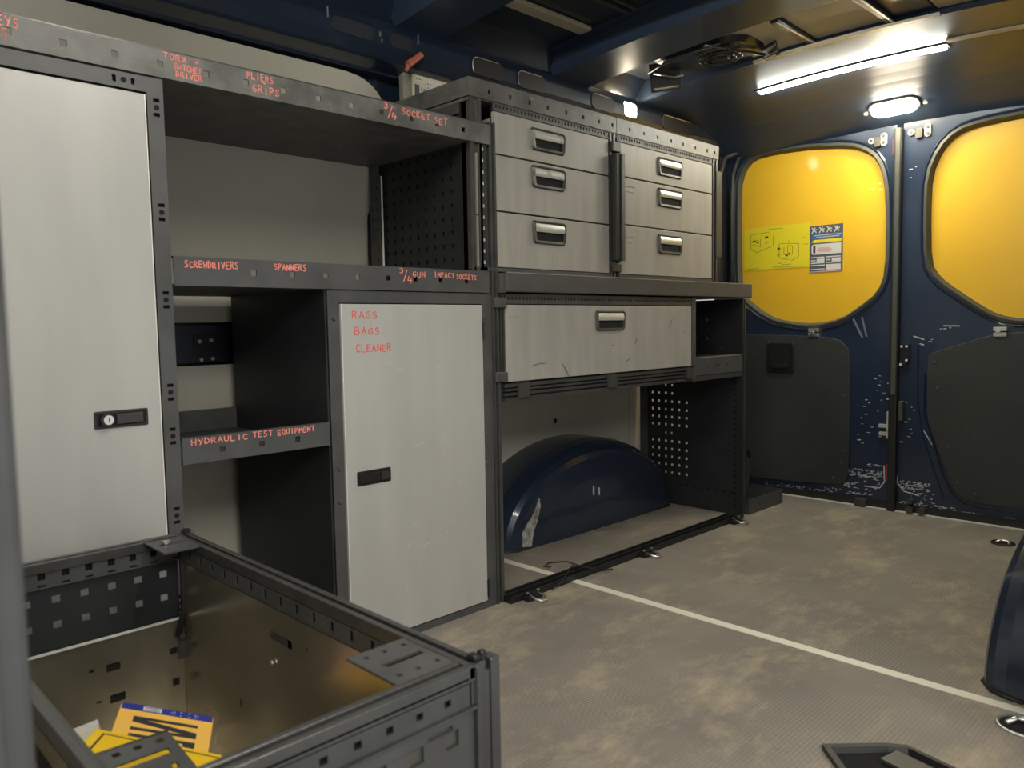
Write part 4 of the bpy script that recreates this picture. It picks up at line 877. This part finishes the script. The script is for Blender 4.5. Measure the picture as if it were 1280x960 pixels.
# left rail (along y)
w_ = .020
MB().box(bx0, bx0+w_*.35, by0, by1-.022, bz-.012, bz).box(bx0+w_*.65, bx0+w_, by0, by1-.022, bz-.012, bz-.001).box(bx0, bx0+w_, by0, by1-.022, bz-.016, bz-.010).build('top_rail', ALU, fb, bevel=0.001)
hh = [(.028+i*.0315, .019, .010, .011) for i in range(10)] + [(.028+i*.0315, .0045, .011, .003) for i in range(10)]
MB().perf((bx0+w_-.003, by0, bz-.040), Y, Z, X, by1-by0-.022, .030, .002, hh).build('punched_rail', STEEL, fb)
hh = [(.104-.04+i*.0385, .124, .0115, .0105) for i in range(7)] + [(.104-.04+i*.0385, .0855, .0115, .0105) for i in range(7)]
MB().perf((bx0+.012, by0, .178), Y, Z, X, by1-by0-.022, .155, .002, hh).build('perforated_panel', DARKSHADE, fb)
MB().box(bx0+.004, bx0+.010, by0, by1, .02, .10).build('outer_panel', DARKSHADE, fb)
# right rail (near side, along y)
MB().box(bx1-.022, bx1-.014, by0, by1-.022, bz-.012, bz).box(bx1-.009, bx1, by0, by1-.004, bz-.014, bz-.001).box(bx1-.022, bx1, by0, by1-.022, bz-.018, bz-.010).build('top_rail', ALU, fb, bevel=0.001)
MB().perf((bx1, by0, bz-.040), Y, Z, X, by1-by0-.012, .024, .003, [(.022+i*.0335, .013, .008, .007) for i in range(9)]).box(bx1-.002, bx1+.003, by0, by1-.012, bz-.043, bz-.040).build('punched_rail', ALU, fb, bevel=0.0)
MB().perf((bx1-.004, by0, .01), Y, Z, X, by1-by0-.012, bz-.056, .003, [(.298, .285, .016, .016), (.255, .285, .016, .016), (.213, .285, .016, .016), (.30, .245, .016, .016), (.255, .245, .016, .016)]).build('side_panel', STEEL, fb)
MB().box(bx1-.010, bx1-.008, by0+.02, by1-.03, .05, bz-.06).build('inner_sheet', GASKET, fb)
MB().perf((bx1+.0005, by0, bz-.055), Y, Z, X, by1-by0-.030, .011, .003, [(.28, .003, .03, .005)]).build('lower_bead', STEEL, fb)
# front rail near bulkhead side (along x)
MB().box(bx0, bx1, by0, by0+.009, bz-.016, bz).box(bx0, bx1, by0+.004, by0+.020, bz-.020, bz-.014).build('top_rail', ALU, fb, bevel=0.001)
MB().perf((bx0, by0+.020, bz-.055), X, Z, Y, bx1-bx0, .035, .002, [(.05+i*.042, .018, .012, .012) for i in range(16)]).build('punched_rail', STEEL, fb)
MB().box(bx0, bx1, by0, by0+.008, bz-.068, bz-.055).build('middle_rail', ALU, fb)
MB().box(bx0+.01, bx1-.01, by0+.002, by0+.004, .02, bz-.07).build('outer_panel', STEEL, fb)
MB().box(bx0+.01, bx1-.01, by0, by1, .012, .016).build('base_panel', DARKSHADE, fb)
# corner posts
mb = MB(); mb.box(bx1-.012, bx1+.002, by1-.014, by1-.004, 0, bz-.002); mb.box(bx1-.010, bx1+.001, by1-.004, by1+.004, 0, bz-.010); mb.box(bx1-.012, bx1+.003, by1+.004, by1+.016, 0, bz+.001)
mb.build('corner_post', ALU, fb, bevel=0.001)
MB().box(bx1-.016, bx1-.003, by1-.012, by1-.003, bz, bz+.006).box(bx1-.010, bx1-.002, by1-.004, by1+.004, bz-.004, bz+.009).build('post_connector', BLACK, fb, bevel=0.002)
MB().box(bx0-.004, bx0+.012, by1-.010, by1+.008, 0, bz+.001).build('corner_post', ALU, fb, bevel=0.001)
MB().bar((bx0+.012, by1-.006, bz+.001), (bx0+.012, by1-.006, bz+.006), .007, 10).build('post_connector', BLACK, fb)
MB().tube([(bx0+.026, by1-.032, .20), (bx0+.030, by1-.022, .24), (bx0+.028, by1-.020, .30), (bx0+.026, by1-.020, bz-.02)], .005, 8).build('cable_loom', RUBBER, fb, smooth=True)
MB().box(bx0+.010, bx0+.0115, by0, by1-.022, bz-.040, bz-.012).build('rail_hole_shade', HOLE, fb)  # near-black sheets here and below paint the shade inside the holes
MB().box(bx0, bx1, by1-.017, by1-.016, bz-.040, bz-.018).build('rail_hole_shade', HOLE, fb)
MB().box(bx0+.0165, bx0+.018, .185, .487, .06, .222).build('side_hole_shade', HOLE, fb)
MB().box(bx1-.0075, bx1-.0065, by0, by1-.02, bz-.040, bz-.018).build('rail_hole_shade', HOLE, fb)
# slotted corner plates
def cplate(x0, x1, y0, y1, z, slot_x, hol):
    hs_ = [((x0+x1)/2-x0, (y0+y1)/2-y0, (x1-x0)*.10 if not slot_x else (x1-x0)*.6, (y1-y0)*.62 if not slot_x else (y1-y0)*.08)]
    hs_ += [(a, b, .006, .005) for a, b in hol]
    MB().perf((x0, y0, z), X, Y, Z, x1-x0, y1-y0, .0025, hs_).build('corner_plate', STEEL, fb)
cplate(.355, .440, .413, .490, bz-.001, False, [(.014,.014),(.014,.036),(.014,.060),(.070,.014),(.070,.036),(.070,.060)])
cplate(-.262, -.165, .430, .490, bz-.001, False, [(.014,.012),(.014,.046),(.08,.012),(.08,.046)])
MB().bar((-.215, .452, bz), (-.215, .452, bz+.004), .006, 8).build('bolt', CHROME, fb)
# inner galvanised drawer body
ib = MB().perf((bx0+.020, .185, .03), Y, Z, X, .302, .195, .0015, [(.191, .148, .020, .012), (.160, .151, .007, .005), (.282, .145, .012, .010), (.195, .098, .022, .013), (.284, .093, .011, .012), (.168, .100, .007, .003)]).build('galvanised_side', GALV, fb)
MB().box(bx0+.0185, bx0+.0225, .185, .487, .225, .228).build('folded_edge', EDGE, fb)
MB().perf((bx0+.022, .484, .03), X, Z, (0,-1,0), .66, .290, .0015, [(.328, .251, .058, .012), (.395, .257, .004, .005), (.20, .12, .006, .012)]).build('galvanised_back', GALV, fb)
MB().box(.030, .095, .4845, .487, .27, .291).build('slot_backing', HFRAME, fb)
MB().bar((.058, .4825, .244), (.058, .480, .244), .004, 8).build('rivet', CHROME, fb)
MB().box(bx0+.022, bx1-.03, .19, .484, .026, .029).build('drawer_floor', GALV, fb)
MB().box(bx0+.018, bx0+.024, .474, .486, .16, .20).bar((bx0+.026, .478, .20), (bx0+.034, .478, .20), .005, 8).build('drawer_catch', HFRAME, fb)

# contents: leaning number plates, carton, bracket
def frame_from(o, ux, vy):
    ux = Vector(ux).normalized(); vy = Vector(vy); vy = (vy - ux*vy.dot(ux)).normalized(); return Vector(o), ux, vy, ux.cross(vy)
# number plate lying tilted: origin at its blue end corner, ux along blue edge, vy along the plate
o, ux, vy, nn = frame_from((.010, .307, .236), (.421, .840, -.343), (.871, -.48, -.105))
npl = thing('number_plate', tuple(o), 'yellow number plate with a blue end band, lying in the foreground box', 'number plate', 'number plates in the box')
if nn.z < 0: nn = -nn
def slab(u0, u1, v0, v1, d0, d1, m_, par, nm, lp=None):
    lp = lp or [(u0, v0), (u1, v0), (u1, v1), (u0, v1)]; k = len(lp)
    A = [tuple(o + ux*a + vy*b + nn*d0) for a, b in lp]; B = [tuple(o + ux*a + vy*b + nn*d1) for a, b in lp]
    return MB().add(A+B, [(i, (i+1) % k, k+(i+1) % k, k+i) for i in range(k)] + [tuple(range(k))[::-1], tuple(range(k, 2*k))]).build(nm, m_, par)
W_, Lg = .111, .125
slab(0, 0, 0, 0, -.003, 0, PLATEY, npl, 'plate', [(.005, 0), (W_-.005, 0), (W_, .004), (W_, Lg), (0, Lg), (0, .004)])
slab(0, 0, 0, 0, 0, .0004, BLUE, npl, 'blue_band', [(.005, .0005), (W_-.005, .0005), (W_-.001, .004), (W_-.001, .013), (.001, .013), (.001, .004)])
slab(.026, .048, .003, .011, .0004, .0007, PAPER, npl, 'country_mark')
for v_ in (.0045, .0085): slab(.028, .046, v_, v_+.0012, .0007, .0009, INK, npl, 'country_mark')
for i in range(10):
    t = 2*math.pi*i/10; a, b = .076+.016*math.cos(t), .0070+.0038*math.sin(t); slab(a-.001, a+.001, b-.0005, b+.0005, .0004, .0007, PAPER, npl, 'star')
slab(.018, .094, .025, .030, 0, .0005, INK, npl, 'character'); slab(.018, .094, .047, .052, 0, .0005, INK, npl, 'character')
slab(0, 0, 0, 0, 0, .00045, INK, npl, 'character', [(.018, .028), (.018, .036), (.094, .049), (.094, .041)])
slab(0, 0, 0, 0, 0, .0005, INK, npl, 'character', [(.018, .060), (.094, .060), (.094, .080), (.086, .087), (.026, .087), (.018, .080)])
slab(.032, .080, .066, .079, .0005, .0008, PLATEY, npl, 'character_counter')
# second plate under it
pa, pb, pc = Vector((0.066, 0.261, 0.240)), Vector((0.152, 0.368, 0.198)), Vector((0.126, 0.249, 0.236))
o, ux, vy, nn = frame_from(pa, pb - pa, pc - pa)
if nn.z < 0: nn = -nn
n2 = thing('number_plate', tuple(o), 'strong yellow plate with black border lines, under the grey bracket and over the blue-banded plate', 'number plate', 'number plates in the box')
slab(0, (pb-pa).length, 0, .08, -.002, 0, SIGNY, n2, 'plate'); slab(.010, .0125, .008, .075, 0, .0005, INK, n2, 'border_line'); slab(.010, .15, .007, .0085, 0, .0005, INK, n2, 'border_line')
# small carton
o, ux, vy, nn = frame_from((-.066, .263, .185), (.243, .954, .173), (.970, -.242, -.027))
if nn.z < 0: nn = -nn
ct = thing('small_carton', tuple(o), 'small cream carton standing beside the yellow plates', 'box')
slab(0, .036, 0, .055, -.11, -.001, CREAMP, ct, 'body'); slab(0, .036, -.001, .012, -.001, .0015, PAPER, ct, 'lid_fold')
# grey bracket lying on top
o, ux, vy, nn = frame_from((.183, .226, .271), (-.307, .933, -.187), (.863, .191, -.467))
if nn.z < 0: nn = -nn
gb = thing('slotted_bracket', tuple(o), 'dark grey slotted metal bracket lying over the yellow plates', 'bracket')
MB().perf(o, ux, vy, nn, .086, .10, .0025, [(.018,.010,.009,.005),(.043,.010,.009,.005),(.070,.010,.009,.005),(.040,.026,.066,.007),(.066,.046,.008,.007),(.020,.060,.008,.007),(.040,.072,.05,.007)]).build('plate', STEEL, gb)
MB().perf(o - nn*.014, ux, nn, -vy, .086, .014, .0025, []).build('flange', STEEL, gb)

# near upright at the very left edge (bulkhead side post)
up = thing('bulkhead_post', (.62, .03, 0), 'blurred dark grey upright post at the very left edge, close to the viewer', 'post')
MB().box(.585, .625, -.10, .083, 0, 1.50).build('post', STEEL, up, bevel=0.004)
MB().box(.625, .628, -.10, .070, 0, 1.50).build('cover_face', STEEL, up)
